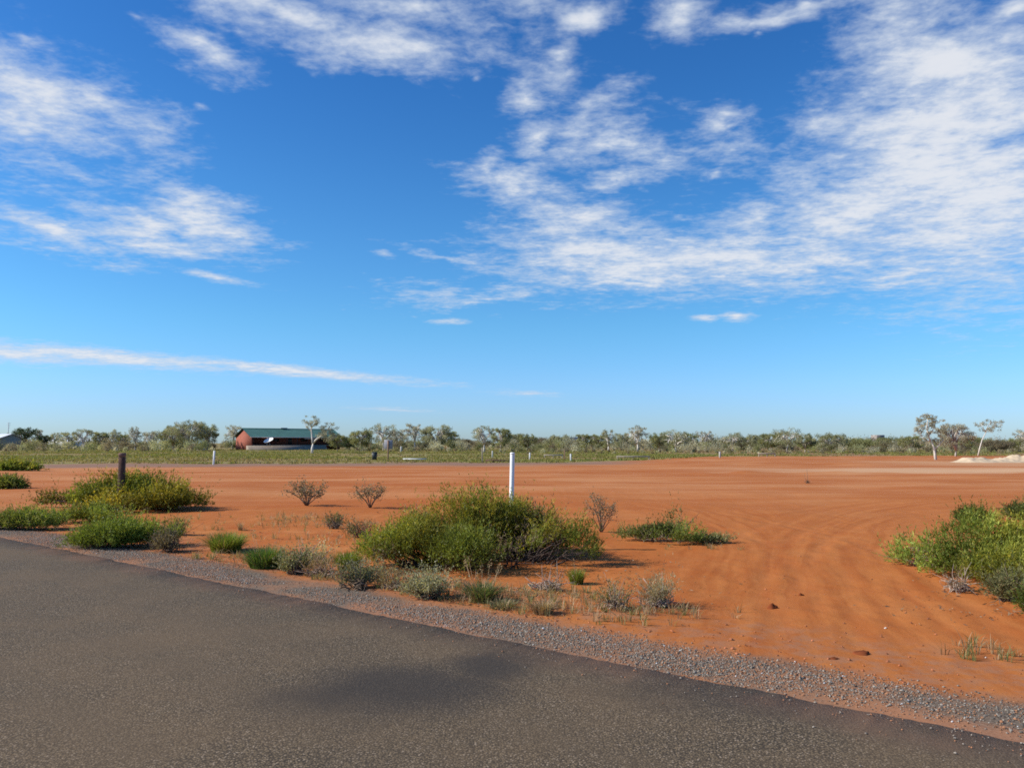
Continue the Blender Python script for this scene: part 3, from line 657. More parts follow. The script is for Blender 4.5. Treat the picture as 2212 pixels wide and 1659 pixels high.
def sign_and_bin():
    D = 74.5; x = AX(840, D)
    root = empty('sign', (x, D, gh(x, D)), R(-6), 'grey-purple sign panel on a brown post facing away beside the bin', 'sign')
    mb = MB(); box(mb, -.06, .06, -.05, .05, -.2, 1.95, .01); mb.build('post_shaft', TIMB2, root)
    mb = MB(); box(mb, -.40, .40, .055, .085, 1.15, 2.0, .01); mb.build('sign_panel', simple('sign_back', (.27, .26, .28), .5, .1), root)
    D = 77; x = AX(811, D)
    root = empty('wheelie_bin', (x, D, gh(x, D)), R(10), 'dark wheelie bin standing on the grass left of the sign', 'bin')
    BN = simple('bin_plastic', (.035, .045, .05), .5, .1)
    mb = MB()
    V = [(-.2, -.22, .08), (.2, -.22, .08), (.2, .2, .08), (-.2, .2, .08), (-.26, -.3, .74), (.26, -.3, .74), (.26, .28, .74), (-.26, .28, .74)]
    mb.add(V, [(0, 3, 2, 1), (0, 1, 5, 4), (1, 2, 6, 5), (2, 3, 7, 6), (3, 0, 4, 7), (4, 5, 6, 7)]); mb.build('bin_body', BN, root)
    mb = MB(); box(mb, -.28, .28, -.33, .33, .745, .82, .03); mb.build('lid', BN, root)
    for sx in (-.22, .22):
        mb = MB(); tube(mb, [(sx - .03, .24, .1), (sx + .03, .24, .1)], .1, 14); mb.build('wheel', BN, root)
    D = 76.5; x = AX(898, D)
    mb = MB(); tube(mb, [(-1.13, 0, .1), (-1.13, 0, .1001), (0, .02, .1), (1.13, .05, .1)], [.05, .07, .07, .07], 16)
    o = mb.build('pipe', WHITE, None, True); o.location = (x, D, gh(x, D)); tag(o, 'long white pipe lying on the grass right of the sign', 'pipe')
    for (px0, px1, py, lab, hh) in ((1174, 1216, 989, 'low pale timber barrier rail beside the thin brown stake', .28), (1330, 1402, 991, 'long low pale barrier rail at the scrub edge, right of the stake', .22), (1634, 1672, 986, 'short low pale barrier rail left of the spreading gum', .3)):
        D = dist_of(py); x0, x1 = AX(px0, D), AX(px1, D); z = gh((x0 + x1) / 2, D)
        root = empty('barrier_rail', ((x0 + x1) / 2, D, z), 0, lab, 'barrier'); L = (x1 - x0) / 2
        mb = MB(); box(mb, -L, L, -.06, .06, hh, hh + .14, .015); mb.build('rail', PALE, root)
        for k in range(3):
            mb = MB(); xx = -L + .1 + k * (L - .1); box(mb, xx - .05, xx + .05, -.05, .05, -.2, hh - .003, .01); mb.build('leg', PALE, root)
    # fallen dark log by the pale post
    D = 71; x = AX(1074, D); mb = MB(); tube(mb, [(-1.0, 0, .12), (-.3, .05, .13), (.5, 0, .12), (1.1, .1, .1)], [.13, .12, .1, .07], 9)
    o = mb.build('log', TIMB); o.location = (x, D, gh(x, D)); tag(o, 'dark fallen log on the far edge of the red earth', 'log')
    # bare twig stake in the lot
    D = dist_of(1040); x = AX(1738, D); mb = MB()
    tube(mb, [(0, 0, -.05), (.01, 0, .2), (0, .01, .62)], [.012, .009, .006], 5, TWIG[0]); tube(mb, [(.01, 0, .05), (-.09, 0, .2), (-.12, 0, .42)], [.008, .006, .004], 5, TWIG[0])
    g = np.random.default_rng(5); p = g.normal(size=(60, 3)) * np.array([.05, .04, .03]) + np.array([.02, 0, .05]); vv, qq = kites(p, norm(g.normal(size=p.shape) + np.array([0, 0, 1])), .07, .02, g); mb.add(vv, qq, None, TWIG[2])
    o = mb.build('dry_twig', WOOD); o.location = (x, D, gh(x, D)); tag(o, 'bare dry twig sticking up alone in the red lot', 'twig')
sign_and_bin()
# ------------------------------------------------------------------ trees
GUMLEAF = [(0.31, 0.31, 0.166), (0.396, 0.374, 0.216), (0.216, 0.23, 0.108)]
GUMGREY = [(0.374, 0.353, 0.238), (0.461, 0.418, 0.288), (0.274, 0.274, 0.173)]
DARKLEAF = [(.050, .075, .022), (.070, .095, .030), (.035, .055, .016)]
OLIVE = [(0.259, 0.266, 0.108), (0.324, 0.31, 0.137), (0.187, 0.202, 0.074)]
BROWNLF = [(.20, .165, .10), (.25, .20, .125), (.15, .135, .075)]
BARKW = (.62, .56, .48); BARKB = (.26, .20, .15)
def tree(label, px, top, D, wpx, pal, style='gum', seed=0, custom=None, lean=0.0, dens=1.0, group=None, clear=.30):
    g = np.random.default_rng(seed + 300); x = AX(px, D); H = ZH(top, D); W = wpx / F * D * (1.0 if custom else 1.24)
    nm = {'gum': 'gum_tree', 'dense': 'bushy_tree', 'bushy': 'gum_tree'}[style]
    root = empty(nm, (x, D, 0 if D > 130 else gh(x, D)), 0, label, 'tree', group)
    mb = MB(); tips = []; bark = BARKW if style == 'gum' else BARKB
    if style == 'bushy': bark = tuple(.5 * a + .5 * b for a, b in zip(BARKW, BARKB))
    r0 = .042 * H if style == 'gum' else .034 * H
    if custom: limbs, clumps = custom(H, W)
    else:
        ax = -lean * W
        fz = H * (.26 if style == 'gum' else .14) * g.uniform(.8, 1.3)
        fork = np.array([ax * .6 + g.normal() * .02 * W, 0, fz]); limbs = [([(ax, 0, -.15), (ax * .85, 0, fz * .5), fork], r0)]
        nl = {'gum': 4, 'bushy': 6, 'dense': 6}[style]; clumps = []
        for i in range(nl):
            a = i / nl * 6.28 + g.normal() * .35; sp = g.uniform(.25, .80)
            e = np.array([math.cos(a) * W * .5 * sp, math.sin(a) * W * .42 * sp, H * (.62 + .28 * (1 - sp) + g.normal() * .04)])
            m = fork + (e - fork) * .5 + np.array([-.06 * W * math.cos(a), 0, .05 * H]) + g.normal(size=3) * .03 * W
            limbs.append(([fork * .98, (fork + m) / 2, m, (m + e) / 2 + g.normal(size=3) * .02 * W, e], r0 * .72))
            nb = {'gum': 11, 'bushy': 13, 'dense': 12}[style]
            for j in range(nb):
                s0 = m + (e - m) * g.uniform(-.4, 1.0)
                zc = H * (g.uniform(clear, .99) if style == 'gum' else g.uniform(.22, .97))
                rr = math.sqrt(max(.05, 1 - ((zc / H - .62) / .42) ** 2))
                aa = a + g.normal() * .7; q = rr * g.uniform(.45, 1.0)
                s1 = np.array([math.cos(aa) * W * .58 * q, math.sin(aa) * W * .5 * q, zc])
                s1 = s0 + (s1 - s0) * g.uniform(.72, 1.0)
                limbs.append(([s0, (s0 + s1) / 2 + np.array([0, 0, .03 * H]), s1], r0 * .3)); clumps.append((s1, W * g.uniform(.05, .105)))
            clumps.append((e, W * .09))
    for P, r in limbs:
        tube(mb, P, np.linspace(r, r * .45, len(P)), 6, np.array(bark) * g.uniform(.8, 1.1))
    mb.build('trunk', WOOD, root, True)
    lf = max(.12, .0011 * D)
    Vs, Qs, cs, n = [], [], [], 0
    for (c, r) in clumps:
        r = max(r, .18); N = int(dens * (14 if style == 'gum' else 20) * (r / lf) ** 1.3) + 5
        p = g.normal(size=(N, 3)); p = p / (np.linalg.norm(p, axis=1)[:, None] + .2) * (g.random((N, 1)) ** .5) * 1.25
        p = c + p * r * np.array([1.1, 1.1, .75])
        d = norm(g.normal(size=(N, 3)) + np.array([0, 0, -.7 if style == 'gum' else 0]))
        V, Q = kites(p, d, lf * g.uniform(.8, 1.7, N), lf * .55, g)
        col = pick(g, pal, 1) * g.uniform(.75, 1.3) * g.uniform(.8, 1.2, (N, 1)); Vs.append(V); Qs.append(Q + n); n += len(V); cs.append(np.repeat(col, 4, 0))
    V = np.vstack(Vs); V[:, 2] = np.maximum(V[:, 2], .05)
    mesh_obj('crown', V, np.vstack(Qs), None, FARLEAF, root, np.vstack(cs))
    return root
TR = [
 (61, 923, 200, 50, DARKLEAF, 'dense', 'round dense dark green tree near the white roofed shed at the far left'),
 (90, 925, 215, 16, GUMGREY, 'gum', 'thin spindly tree peeking out right of the round dark tree'),
 (101, 938, 205, 20, DARKLEAF, 'dense', 'small dark bushy tree close right of the round dark tree'),
 (124, 932, 230, 30, GUMLEAF, 'gum', 'sparse airy gum in front of the left end of the long white shed'),
 (154, 934, 225, 36, GUMLEAF, 'gum', 'low sparse gum in front of the right end of the long white shed'),
 (186, 925, 180, 36, GUMLEAF, 'gum', 'flat-topped gum with pale trunk just right of the long white shed'),
 (222, 931, 190, 30, OLIVE, 'bushy', 'olive bushy gum between the flat-topped gum and the dark timber post'),
 (247, 927, 195, 30, GUMLEAF, 'gum', 'gum tree rising just left of the dark timber post'),
 (297, 921, 175, 32, GUMGREY, 'gum', 'upright gum with white trunk just right of the dark timber post'),
 (326, 929, 185, 28, GUMGREY, 'gum', 'thin gum between the upright gum and the large left clump'),
 (378, 918, 190, 54, OLIVE, 'bushy', 'bushy gum forming the left side of the large clump beside the house'),
 (412, 904, 185, 62, GUMLEAF, 'bushy', 'tallest gum in the large clump left of the house'),
 (452, 914, 190, 46, OLIVE, 'bushy', 'gum forming the right side of the large clump beside the house'),
 (506, 917, 225, 38, GUMGREY, 'gum', 'gum behind the brick end wall of the house'),
 (731, 936, 150, 36, OLIVE, 'dense', 'dark green low tree against the right end of the house'),
 (757, 944, 185, 30, DARKLEAF, 'dense', 'low dark tree between the house and the gums behind the bin'),
 (782, 926, 160, 46, OLIVE, 'bushy', 'olive gum left of the bin, behind the paddock'),
 (830, 915, 165, 54, GUMLEAF, 'gum', 'pale-limbed gum rising behind the sign and bin'),
 (897, 913, 165, 48, GUMGREY, 'gum', 'grey-leaved gum behind the white pipe, left of its fuller neighbour'),
 (944, 916, 160, 56, GUMLEAF, 'bushy', 'full rounded gum behind the right end of the white pipe'),
 (1004, 948, 190, 40, BROWNLF, 'dense', 'low brownish tree beside the red roof'),
 (1046, 919, 140, 42, GUMLEAF, 'gum', 'white-limbed gum behind the tall thin pale post'),
 (1081, 922, 147, 42, OLIVE, 'bushy', 'darker gum directly behind the top of the white marker post'),
 (1139, 937, 170, 36, OLIVE, 'dense', 'rounded low green tree right of the white marker post'),
 (1182, 943, 200, 54, BROWNLF, 'dense', 'wide low brownish tree left of the dark blue roof'),
 (1259, 935, 180, 28, OLIVE, 'bushy', 'small tree at the right end of the dark blue roof'),
 (1313, 927, 170, 28, GUMLEAF, 'gum', 'slim gum with round top right of the dark blue roof'),
 (1376, 920, 160, 40, GUMGREY, 'gum', 'very sparse tall gum above the long barrier rail'),
 (1422, 934, 150, 40, OLIVE, 'bushy', 'green bushy gum at the left side of the wide gum near the right guide post'),
 (1457, 928, 140, 56, GUMLEAF, 'gum', 'wide spreading gum with several pale limbs left of the right guide post'),
 (1521, 929, 170, 32, GUMGREY, 'gum', 'flat-topped sparse gum just left of the right guide post'),
 (1579, 933, 150, 50, GUMLEAF, 'gum', 'gum with pale leaning limbs just right of the right guide post'),
 (1662, 935, 150, 46, OLIVE, 'bushy', 'bushy gum left of the white-trunked spreading gum'),
 (1696, 926, 140, 62, GUMLEAF, 'gum', 'spreading gum with bright white trunk in the middle of the right half'),
 (1735, 936, 145, 40, OLIVE, 'bushy', 'green gum tucked behind the right side of the white-trunked spreading gum'),
 (1792, 937, 135, 62, GUMLEAF, 'bushy', 'low spreading gum with many stems left of the raised tank'),
 (1850, 947, 170, 54, OLIVE, 'dense', 'low round green tree left of and below the raised tank'),
 (1925, 946, 165, 62, OLIVE, 'dense', 'low wide green tree between the raised tank and the tallest right gum'),
 (2058, 911, 100, 64, GUMGREY, 'bushy', 'full gum standing right beside the tallest right gum'),
 (2146, 952, 140, 56, BROWNLF, 'dense', 'low reddish brown round tree behind the sand heap'),
 (2193, 945, 150, 46, OLIVE, 'dense', 'low green tree behind the sand heap at the frame edge'),
 (20, 936, 215, 34, OLIVE, 'bushy', 'low olive tree behind the shed at the far left'),
 (268, 933, 205, 30, OLIVE, 'bushy', 'low olive tree just left of the upright white-trunked gum'),
 (350, 932, 200, 34, GUMLEAF, 'gum', 'small gum against the left flank of the large tree clump'),
 (858, 928, 190, 40, GUMGREY, 'gum', 'pale thin gum between the sign and the white pipe'),
 (970, 930, 195, 36, OLIVE, 'bushy', 'low gum right of the full rounded gum'),
 (1108, 934, 190, 36, GUMLEAF, 'bushy', 'gum partly behind the white marker post, on its right'),
 (1212, 940, 165, 44, GUMLEAF, 'bushy', 'grey-green low tree in front of the dark blue roof'),
 (1290, 938, 190, 36, OLIVE, 'dense', 'low green tree left of the slim round-topped gum'),
 (1343, 936, 185, 40, GUMLEAF, 'bushy', 'low grey-green tree between the slim gum and the very sparse gum'),
 (1488, 935, 165, 40, OLIVE, 'bushy', 'bushy tree on the right flank of the wide spreading gum'),
 (1620, 938, 170, 44, GUMLEAF, 'bushy', 'grey-green tree between the leaning gum and the bushy gum'),
 (1965, 940, 140, 44, OLIVE, 'bushy', 'bushy tree against the left side of the tallest right gum'),
 (2092, 944, 150, 44, OLIVE, 'bushy', 'low olive tree under the slender slanting gum'),
 (2212, 924, 130, 44, GUMGREY, 'gum', 'sparse gum cut by the right frame edge above the sand heap'),
]
for i, (px, top, D, w, pal, st, lab) in enumerate(TR):
    tree(lab, px, top, D, w, pal, st, i, dens=1.0)
def forked(H, W):
    g = np.random.default_rng(77); D = 126.0; k = D / F
    q = lambda px, py: np.array([(px - 677) * k, g.normal() * .1, (979 - py) * k])
    lim = [([q(677, 981), q(677, 968), q(678, 957)], .26), ([q(678, 957), q(676, 945), q(675, 930), q(673, 912)], .17), ([q(678, 957), q(686, 949), q(697, 941), q(706, 936)], .17),
           ([q(675, 932), q(664, 922), q(658, 912)], .08), ([q(674, 925), q(684, 914), q(689, 908)], .08), ([q(704, 937), q(712, 925), q(716, 916)], .1), ([q(706, 936), q(720, 938), q(728, 942)], .09)]
    cl = []
    for i in range(26):
        a = g.uniform(0, 6.28); r = math.sqrt(g.random()); p = q(672 + math.cos(a) * 19 * r, 910 + math.sin(a) * 13 * r); p[1] += g.normal() * .7; cl.append((p, g.uniform(.22, .42)))
    for i in range(40):
        a = g.uniform(0, 6.28); r = math.sqrt(g.random()); p = q(712 + math.cos(a) * 21 * r, 932 + math.sin(a) * 20 * r); p[1] += g.normal() * .8; cl.append((p, g.uniform(.25, .5)))
    return lim, cl
tree('forked white gum with a low side limb standing in front of the house', 677, 895, 126, 60, GUMGREY, 'gum', 201, forked)
def tallgum(H, W):
    g = np.random.default_rng(78); k = 80.0 / F
    q = lambda px, py: np.array([(px - 2003) * k, g.normal() * .12, (992 - py) * k])
    lim = [([q(2014, 995), q(2014, 980), q(2012, 968), q(2006, 955)], .15), ([q(2006, 955), q(2001, 942), q(1998, 925), q(2002, 905)], .09), ([q(2013, 972), q(2022, 962), q(2028, 955), q(2034, 950)], .07), ([q(2006, 955), q(1990, 945), q(1984, 932)], .06), ([q(2001, 942), q(2014, 925), q(2020, 912)], .06)]
    cl = []
    for (cx, cy, rx, ry, n) in ((2002, 908, 22, 15, 40), (1988, 930, 16, 14, 18), (2018, 925, 14, 16, 16), (2000, 948, 22, 8, 10), (2034, 955, 12, 8, 8)):
        for i in range(n):
            a = g.uniform(0, 6.28); r = math.sqrt(g.random()); p = q(cx + math.cos(a) * rx * r, cy + math.sin(a) * ry * r); p[1] += g.normal() * .5; cl.append((p, g.uniform(.13, .26)))
    return lim, cl
tree('tallest gum on the right, white trunk, at the edge of the red lot', 2003, 893, 80, 57, GUMGREY, 'gum', 202, tallgum)
def slender(H, W):
    g = np.random.default_rng(79); k = 105.0 / F
    q = lambda px, py: np.array([(px - 2132) * k, g.normal() * .12, (983 - py) * k])
    lim = [([q(2106, 985), q(2110, 965), q(2117, 948), q(2126, 930)], .10), ([q(2126, 930), q(2130, 920), q(2136, 908)], .06), ([q(2124, 933), q(2118, 922), q(2116, 914)], .05), ([q(2127, 928), q(2142, 920), q(2150, 914)], .05)]
    cl = []
    for i in range(46):
        a = g.uniform(0, 6.28); r = math.sqrt(g.random()); p = q(2132 + math.cos(a) * 24 * r, 918 + math.sin(a) * 13 * r); p[1] += g.normal() * .7; cl.append((p, g.uniform(.16, .32)))
    return lim, cl
tree('slender gum with bare slanting trunk and round crown above the sand heap', 2132, 902, 105, 48, GUMGREY, 'gum', 203, slender, dens=.8)
# --- scrub mass behind, and paddock grass
def scrub():
    g = np.random.default_rng(91); Vs, Qs, cs, n = [], [], [], 0
    pals = [GUMLEAF, OLIVE, BROWNLF, GUMGREY, BROWNLF, SAGE]; palr = [GUMGREY, BROWNLF, GUMGREY, GUMLEAF, BROWNLF, OLIVE]
    for i in range(2500):
        u = g.uniform(-.95, .95); right = u > -.02
        D = (118 if right else 145) + 190 * g.random() ** 1.2 if g.random() < .8 else g.uniform(250, 420)
        x = u * D
        if -.37 < u < -.195 and D < 215: continue
        h = (.5 + (3.0 if right else 2.3) * g.random() ** 2.2) * (1.05 if D > 150 else .30 + .7 * (D - 118) / 40); w = h * g.uniform(.8, 1.5)
        N = int(58 * w * max(h, 1)) + 26
        p = norm(g.normal(size=(N, 3))) * (g.random((N, 1)) ** .55) * (1 + .25 * g.normal(size=(N, 1))).clip(.6, 1.3) * np.array([w * .5, w * .5, h * .42]) + np.array([x, D, h * .46])
        lf = .0015 * D; V, Q = kites(p, norm(g.normal(size=(N, 3)) + np.array([0, 0, .3])), lf * g.uniform(.8, 1.7, N), lf * .5, g)
        V[:, 2] = np.maximum(V[:, 2], -.05)
        col = pick(g, (palr if right else pals)[g.integers(6)], 1) * g.uniform(.75, 1.6) * g.uniform(.8, 1.2, (N, 1))
        Vs.append(V); Qs.append(Q + n); n += len(V); cs.append(np.repeat(col, 4, 0))
    tag(mesh_obj('scrub', np.vstack(Vs), np.vstack(Qs), None, FARLEAF, None, np.vstack(cs)), kind='stuff')
scrub()
def paddock():
    g = np.random.default_rng(92); N = 70000
    D = 58 + 150 * g.random(N) ** 1.5; x = g.uniform(-.85, .85, N) * D
    ln = D - 67 - 25 * sstep(6, 26, x) - .2 * x + fbm(x / 4, D / 4, 3, 6) * 5
    dn = 1.3 * fbm(x / 16, D / 6, 3, 17)
    k = (ln > 1) & (1.4 * dn + .12 - .35 * sstep(2, 28, x) > g.uniform(-.5, .5, N)); x, D, dn = x[k], D[k], dn[k]; N = len(x)
    nb = 5; h = g.uniform(.06, .24, N)
    bx = np.repeat(x, nb) + g.normal(size=N * nb) * .12; by = np.repeat(D, nb) + g.normal(size=N * nb) * .12; hh = np.repeat(h, nb) * g.uniform(.6, 1.2, N * nb)
    bz = height(bx, by, False); w = .035 + .0004 * by
    a = g.uniform(0, 6.28, N * nb); dx, dy = np.cos(a), np.sin(a); lx = g.normal(size=(N * nb, 2)) * .35
    V = np.stack([np.stack([bx - dx * w, by - dy * w, bz - .02], 1), np.stack([bx + dx * w, by + dy * w, bz - .02], 1), np.stack([bx + lx[:, 0] * hh, by + lx[:, 1] * hh, bz + hh], 1)], 1).reshape(-1, 3)
    gm = np.clip(.5 + dn * 1.2 + g.normal(size=N) * .25, 0, 1)[:, None]
    c = pick(g, [(.205, .215, .045), (.27, .255, .065), (.15, .175, .038)], N) * gm + pick(g, [(.33, .25, .115), (.25, .18, .085)], N) * (1 - gm)
    tag(mesh_obj('grass', V, None, np.arange(N * nb * 3).reshape(-1, 3), GRASS, None, np.repeat(np.repeat(c, nb, 0), 3, 0)), kind='stuff')
paddock()
# ------------------------------------------------------------------ sand heap, boulders
def heap():
    D = 68.0; x = AX(2240, D); mb = MB(); g = np.random.default_rng(8)
    u = np.linspace(-7.6, 8, 120); v = np.linspace(-3, 3, 50); U, Vv = np.meshgrid(u, v)
    z = np.zeros_like(U)
    for (cx, cy, h, r) in ((-4.6, .2, .2, 1.3), (-3.4, 0, .42, 1.5), (-2.2, .3, .62, 1.2), (-1.0, -.2, .72, 1.1), (.2, .5, .86, 1.2), (1.2, -.3, .78, 1.2), (2.4, .2, .95, 1.3), (3.8, .4, 1.0, 1.4), (5.2, 0, .95, 1.6), (-.2, -1.3, .35, 1.1), (1.8, -1.2, .4, 1.2)):
        z = np.maximum(z, h * np.exp(-(((U - cx) / r) ** 2 + ((Vv - cy) / (r * .9)) ** 2) ** .8))
    z = np.maximum(z, .45 * np.exp(-(((U + 5.4) / 1.6) ** 2 + (Vv / 1.4) ** 2))) * 1.25; z = z + sstep(.08, .4, z) * (.22 * fbm(U * .9, Vv * .9, 3, 3) + .16 * fbm(U * 3.2, Vv * 3.2, 3, 8)) - .06
    nu, nv = len(u), len(v); i0 = (np.arange(nv - 1)[:, None] * nu + np.arange(nu - 1)).ravel()
    m = simple('pale_sand', (.50, .38, .25), .95, .16, 1.4, .5, spec=.05)
    o = mesh_obj('sand_heap', np.stack([U.ravel(), Vv.ravel(), z.ravel()], 1), np.stack([i0, i0 + 1, i0 + nu + 1, i0 + nu], 1), None, m, None, None, True)
    o.location = (x, D, gh(x, D)); tag(o, 'pale cream heap of dumped sand at the right edge of the lot', 'sand heap')
    m = simple('pinkish_rock', (.45, .33, .27), .9, .3, 3, .4)
    for (px, D, w, h, sd, lab) in ((420, 172, 1.0, .95, 1, 'larger pale pinkish boulder under the large clump of gums'), (439, 174, .9, .7, 4, 'smaller pale boulder right of the larger one under the gums')):
        nu, nv = 14, 9; V = np.array([(math.sin(j / 8 * 2.2) * math.cos(i / 14 * 6.283), math.sin(j / 8 * 2.2) * math.sin(i / 14 * 6.283), math.cos(j / 8 * 2.2)) for j in range(nv) for i in range(nu)])
        V = V * (1 + .2 * n3(V * 1.6 + sd))[:, None] * np.array([w, w * .7, h])
        Q = [(j * nu + i, (j + 1) * nu + i, (j + 1) * nu + (i + 1) % nu, j * nu + (i + 1) % nu) for j in range(nv - 1) for i in range(nu)]
        o = mesh_obj('boulder', V, Q, None, m); o.location = (AX(px, D), D, .1); tag(o, lab, 'boulder')
heap()
# ------------------------------------------------------------------ buildings
BRICK = simple('red_brick', (.26, .078, .048), .85, .22, 3, .3)
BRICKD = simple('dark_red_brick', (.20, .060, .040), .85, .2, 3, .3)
ROOFG = simple('green_roof_sheet', (.085, .175, .130), .45, .12, .8, .1)
DARK = simple('dark_opening', (.02, .02, .022), .3, .1)
CONC = simple('pale_concrete', (.25, .20, .15), .85, .15, 1.5, .3)
TRIM = simple('cream_trim', (.62, .58, .50), .6, .08)
STEEL = simple('grey_steel', (.30, .31, .32), .5, .1)
def corrugate(mb, x0, x1, y0, z0, y1, z1, pitch=.2, amp=.02, thick=.05):
    xs_ = np.arange(x0, x1 + pitch * .5, pitch / 2); s = np.where(np.arange(len(xs_)) % 2 == 0, amp, -amp)
    A = np.stack([xs_, np.full_like(xs_, y0), z0 + s], 1); B = np.stack([xs_, np.full_like(xs_, y1), z1 + s], 1); n = len(xs_)
    i = np.arange(n - 1); dn = np.array([0, 0, -thick - amp * 0])
    mb.add(np.vstack([A, B]), np.stack([i, i + 1, i + n + 1, i + n], 1)); mb.add(np.vstack([A, B]) + dn, np.stack([i, i + n, i + n + 1, i + 1], 1))
    mb.add(np.vstack([A, A + dn]), np.stack([i, i + n, i + n + 1, i + 1], 1))
def house():
    D0 = 186.0; x = AX(546, D0); ang = R(41); L = 23.0; W = 9.0; B = 1.15; E = 3.25; RZ = 5.05
    root = empty('house', (x, D0, 0), ang, 'low brick house with green sheet roof and dark shaded veranda', 'house')
    V0 = 2.4                                    # veranda depth; local y from 0 (front of veranda) to W
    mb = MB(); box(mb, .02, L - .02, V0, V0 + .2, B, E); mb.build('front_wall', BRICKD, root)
    for (xx, sg) in ((0, -1), (L, 1)):
        mb = MB()
        x0, x1 = (0, .22) if sg < 0 else (L - .22, L)
        prof = [(0.0, B - 1.3), (W, B - 1.3), (W, E - .25), (W / 2, RZ - .16), (0.0, E - .25)]
        n = len(prof); Va = [(x0, a, b) for a, b in prof] + [(x1, a, b) for a, b in prof]
        mb.add(Va, [(i, (i + 1) % n, n + (i + 1) % n, n + i) for i in range(n)], [(0, i + 1, i) for i in range(1, n - 1)] + [(n, n + i, n + i + 1) for i in range(1, n - 1)])
        mb.build('end_wall', BRICK, root)
    mb = MB(); box(mb, .22, L - .22, W - .2, W, B, E - .1); mb.build('back_wall', BRICK, root)
    mb = MB(); corrugate(mb, -.45, L + .45, -.35, E - .2, W / 2, RZ, .3, .025); corrugate(mb, -.45, L + .45, W + .35, E - .2, W / 2, RZ, .3, .025)
    r = mb.build('roof', ROOFG, root)
    mb = MB(); tube(mb, [(-.45, W / 2, RZ + .02), (L + .45, W / 2, RZ + .02)], .1, 8); mb.build('ridge_cap', ROOFG, r)
    mb = MB(); box(mb, -.4, L + .4, -.45, -.36, E - .36, E - .2, .02); mb.build('gutter', TRIM, r)
    mb = MB(); box(mb, 9.2, 10.9, W / 2 - .25, W / 2 + .25, RZ + .1, RZ + .28, .05); mb.build('roof_vent', STEEL, r)
    mb = MB(); box(mb, .25, L - .25, .03, V0 - .01, B - .15, B); box(mb, .25, L - .25, V0 + .21, W - .21, B - .15, B); mb.build('floor_slab', CONC, root)
    for i in range(9):
        xx = .6 + i * (L - 1.2) / 8
        mb = MB(); box(mb, xx - .05, xx + .05, .08, .18, B, E - .22, .01); mb.build('veranda_post', DARK, root)
    for i, (a, b, z0, z1) in enumerate(((6.2, 8.0, B + .8, E - .5), (13.5, 15.5, B + .8, E - .5), (18.5, 20.2, B + .8, E - .5))):
        mb = MB(); box(mb, a, b, V0 - .06, V0 - .003, z0, z1, .01); w = mb.build('window', BRICKD, root)
        mb = MB(); box(mb, a + .08, b - .08, V0 - .075, V0 - .062, z0 + .08, z1 - .08); mb.build('pane', DARK, w)
    for (a, b) in ((10.2, 11.2), (16.6, 17.6)):
        mb = MB(); box(mb, a, b, V0 - .05, V0 - .003, B + .01, B + 2.05, .01); mb.build('door', DARK, root)
    mb = MB(); box(mb, 13.2, 16.2, -.30, -.2, E - .62, E - .48, .01); mb.build('awning_rail', TRIM, root)
    # sloped pale bank of the terrace
    mb = MB(); pr = [(-1.9, -.1), (-1.1, 1.0), (-.02, 1.02), (-.02, -.1)]
    Va = [(-1.2, a, b) for a, b in pr] + [(L - 4.5, a, b) for a, b in pr]
    mb.add(Va, [(0, 4, 5, 1), (1, 5, 6, 2), (2, 6, 7, 3)], [(0, 1, 2), (0, 2, 3), (4, 6, 5), (4, 7, 6)]); mb.build('terrace_wall', CONC, root)
    # dish
    c, s = math.cos(ang), math.sin(ang); lx, ly = 3.6, -1.5
    d = empty('satellite_dish', (x + c * lx - s * ly, D0 + s * lx + c * ly, .95), ang, 'large white dish tilted on two legs in front of the dark veranda', 'satellite dish')
    mb = MB(); n = 24; rings = []
    for k in range(7):
        r = 1.15 * k / 6; z = .34 * (k / 6) ** 2
        for i in range(n): rings.append((r * math.cos(i / n * 6.283), r * math.sin(i / n * 6.283), z))
    A = np.array(rings)
    q = [(k * n + i, k * n + (i + 1) % n, (k + 1) * n + (i + 1) % n, (k + 1) * n + i) for k in range(6) for i in range(n)]
    # tilt: face up-left and towards the road
    from mathutils import Euler
    Mx = np.array(Euler((R(22), R(-20), R(-30))).to_matrix())
    A2 = A @ Mx.T + np.array([0, 0, 1.05]); mb.add(A2, q); mb.add(A2 - Mx[:, 2] * .05, [t[::-1] for t in q]); mb.build('dish', WHITE, d, True)
    for sx in (-.55, .6):
        mb = MB(); tube(mb, [(sx, .35, -.2), (sx * .6, .3, .4), (sx * .25, .25, .9)], .06, 8); mb.build('leg', STEEL, d)
    mb = MB(); f = Mx[:, 2] * 1.0 + np.array([0, 0, 1.05]); tube(mb, [Mx @ np.array([0, -1.2, .26]) + np.array([0, 0, 1.05]), f], .03, 6); tube(mb, [f - Mx[:, 2] * .1, f + Mx[:, 2] * .1], .09, 8); mb.build('feed_arm', STEEL, d)
house()
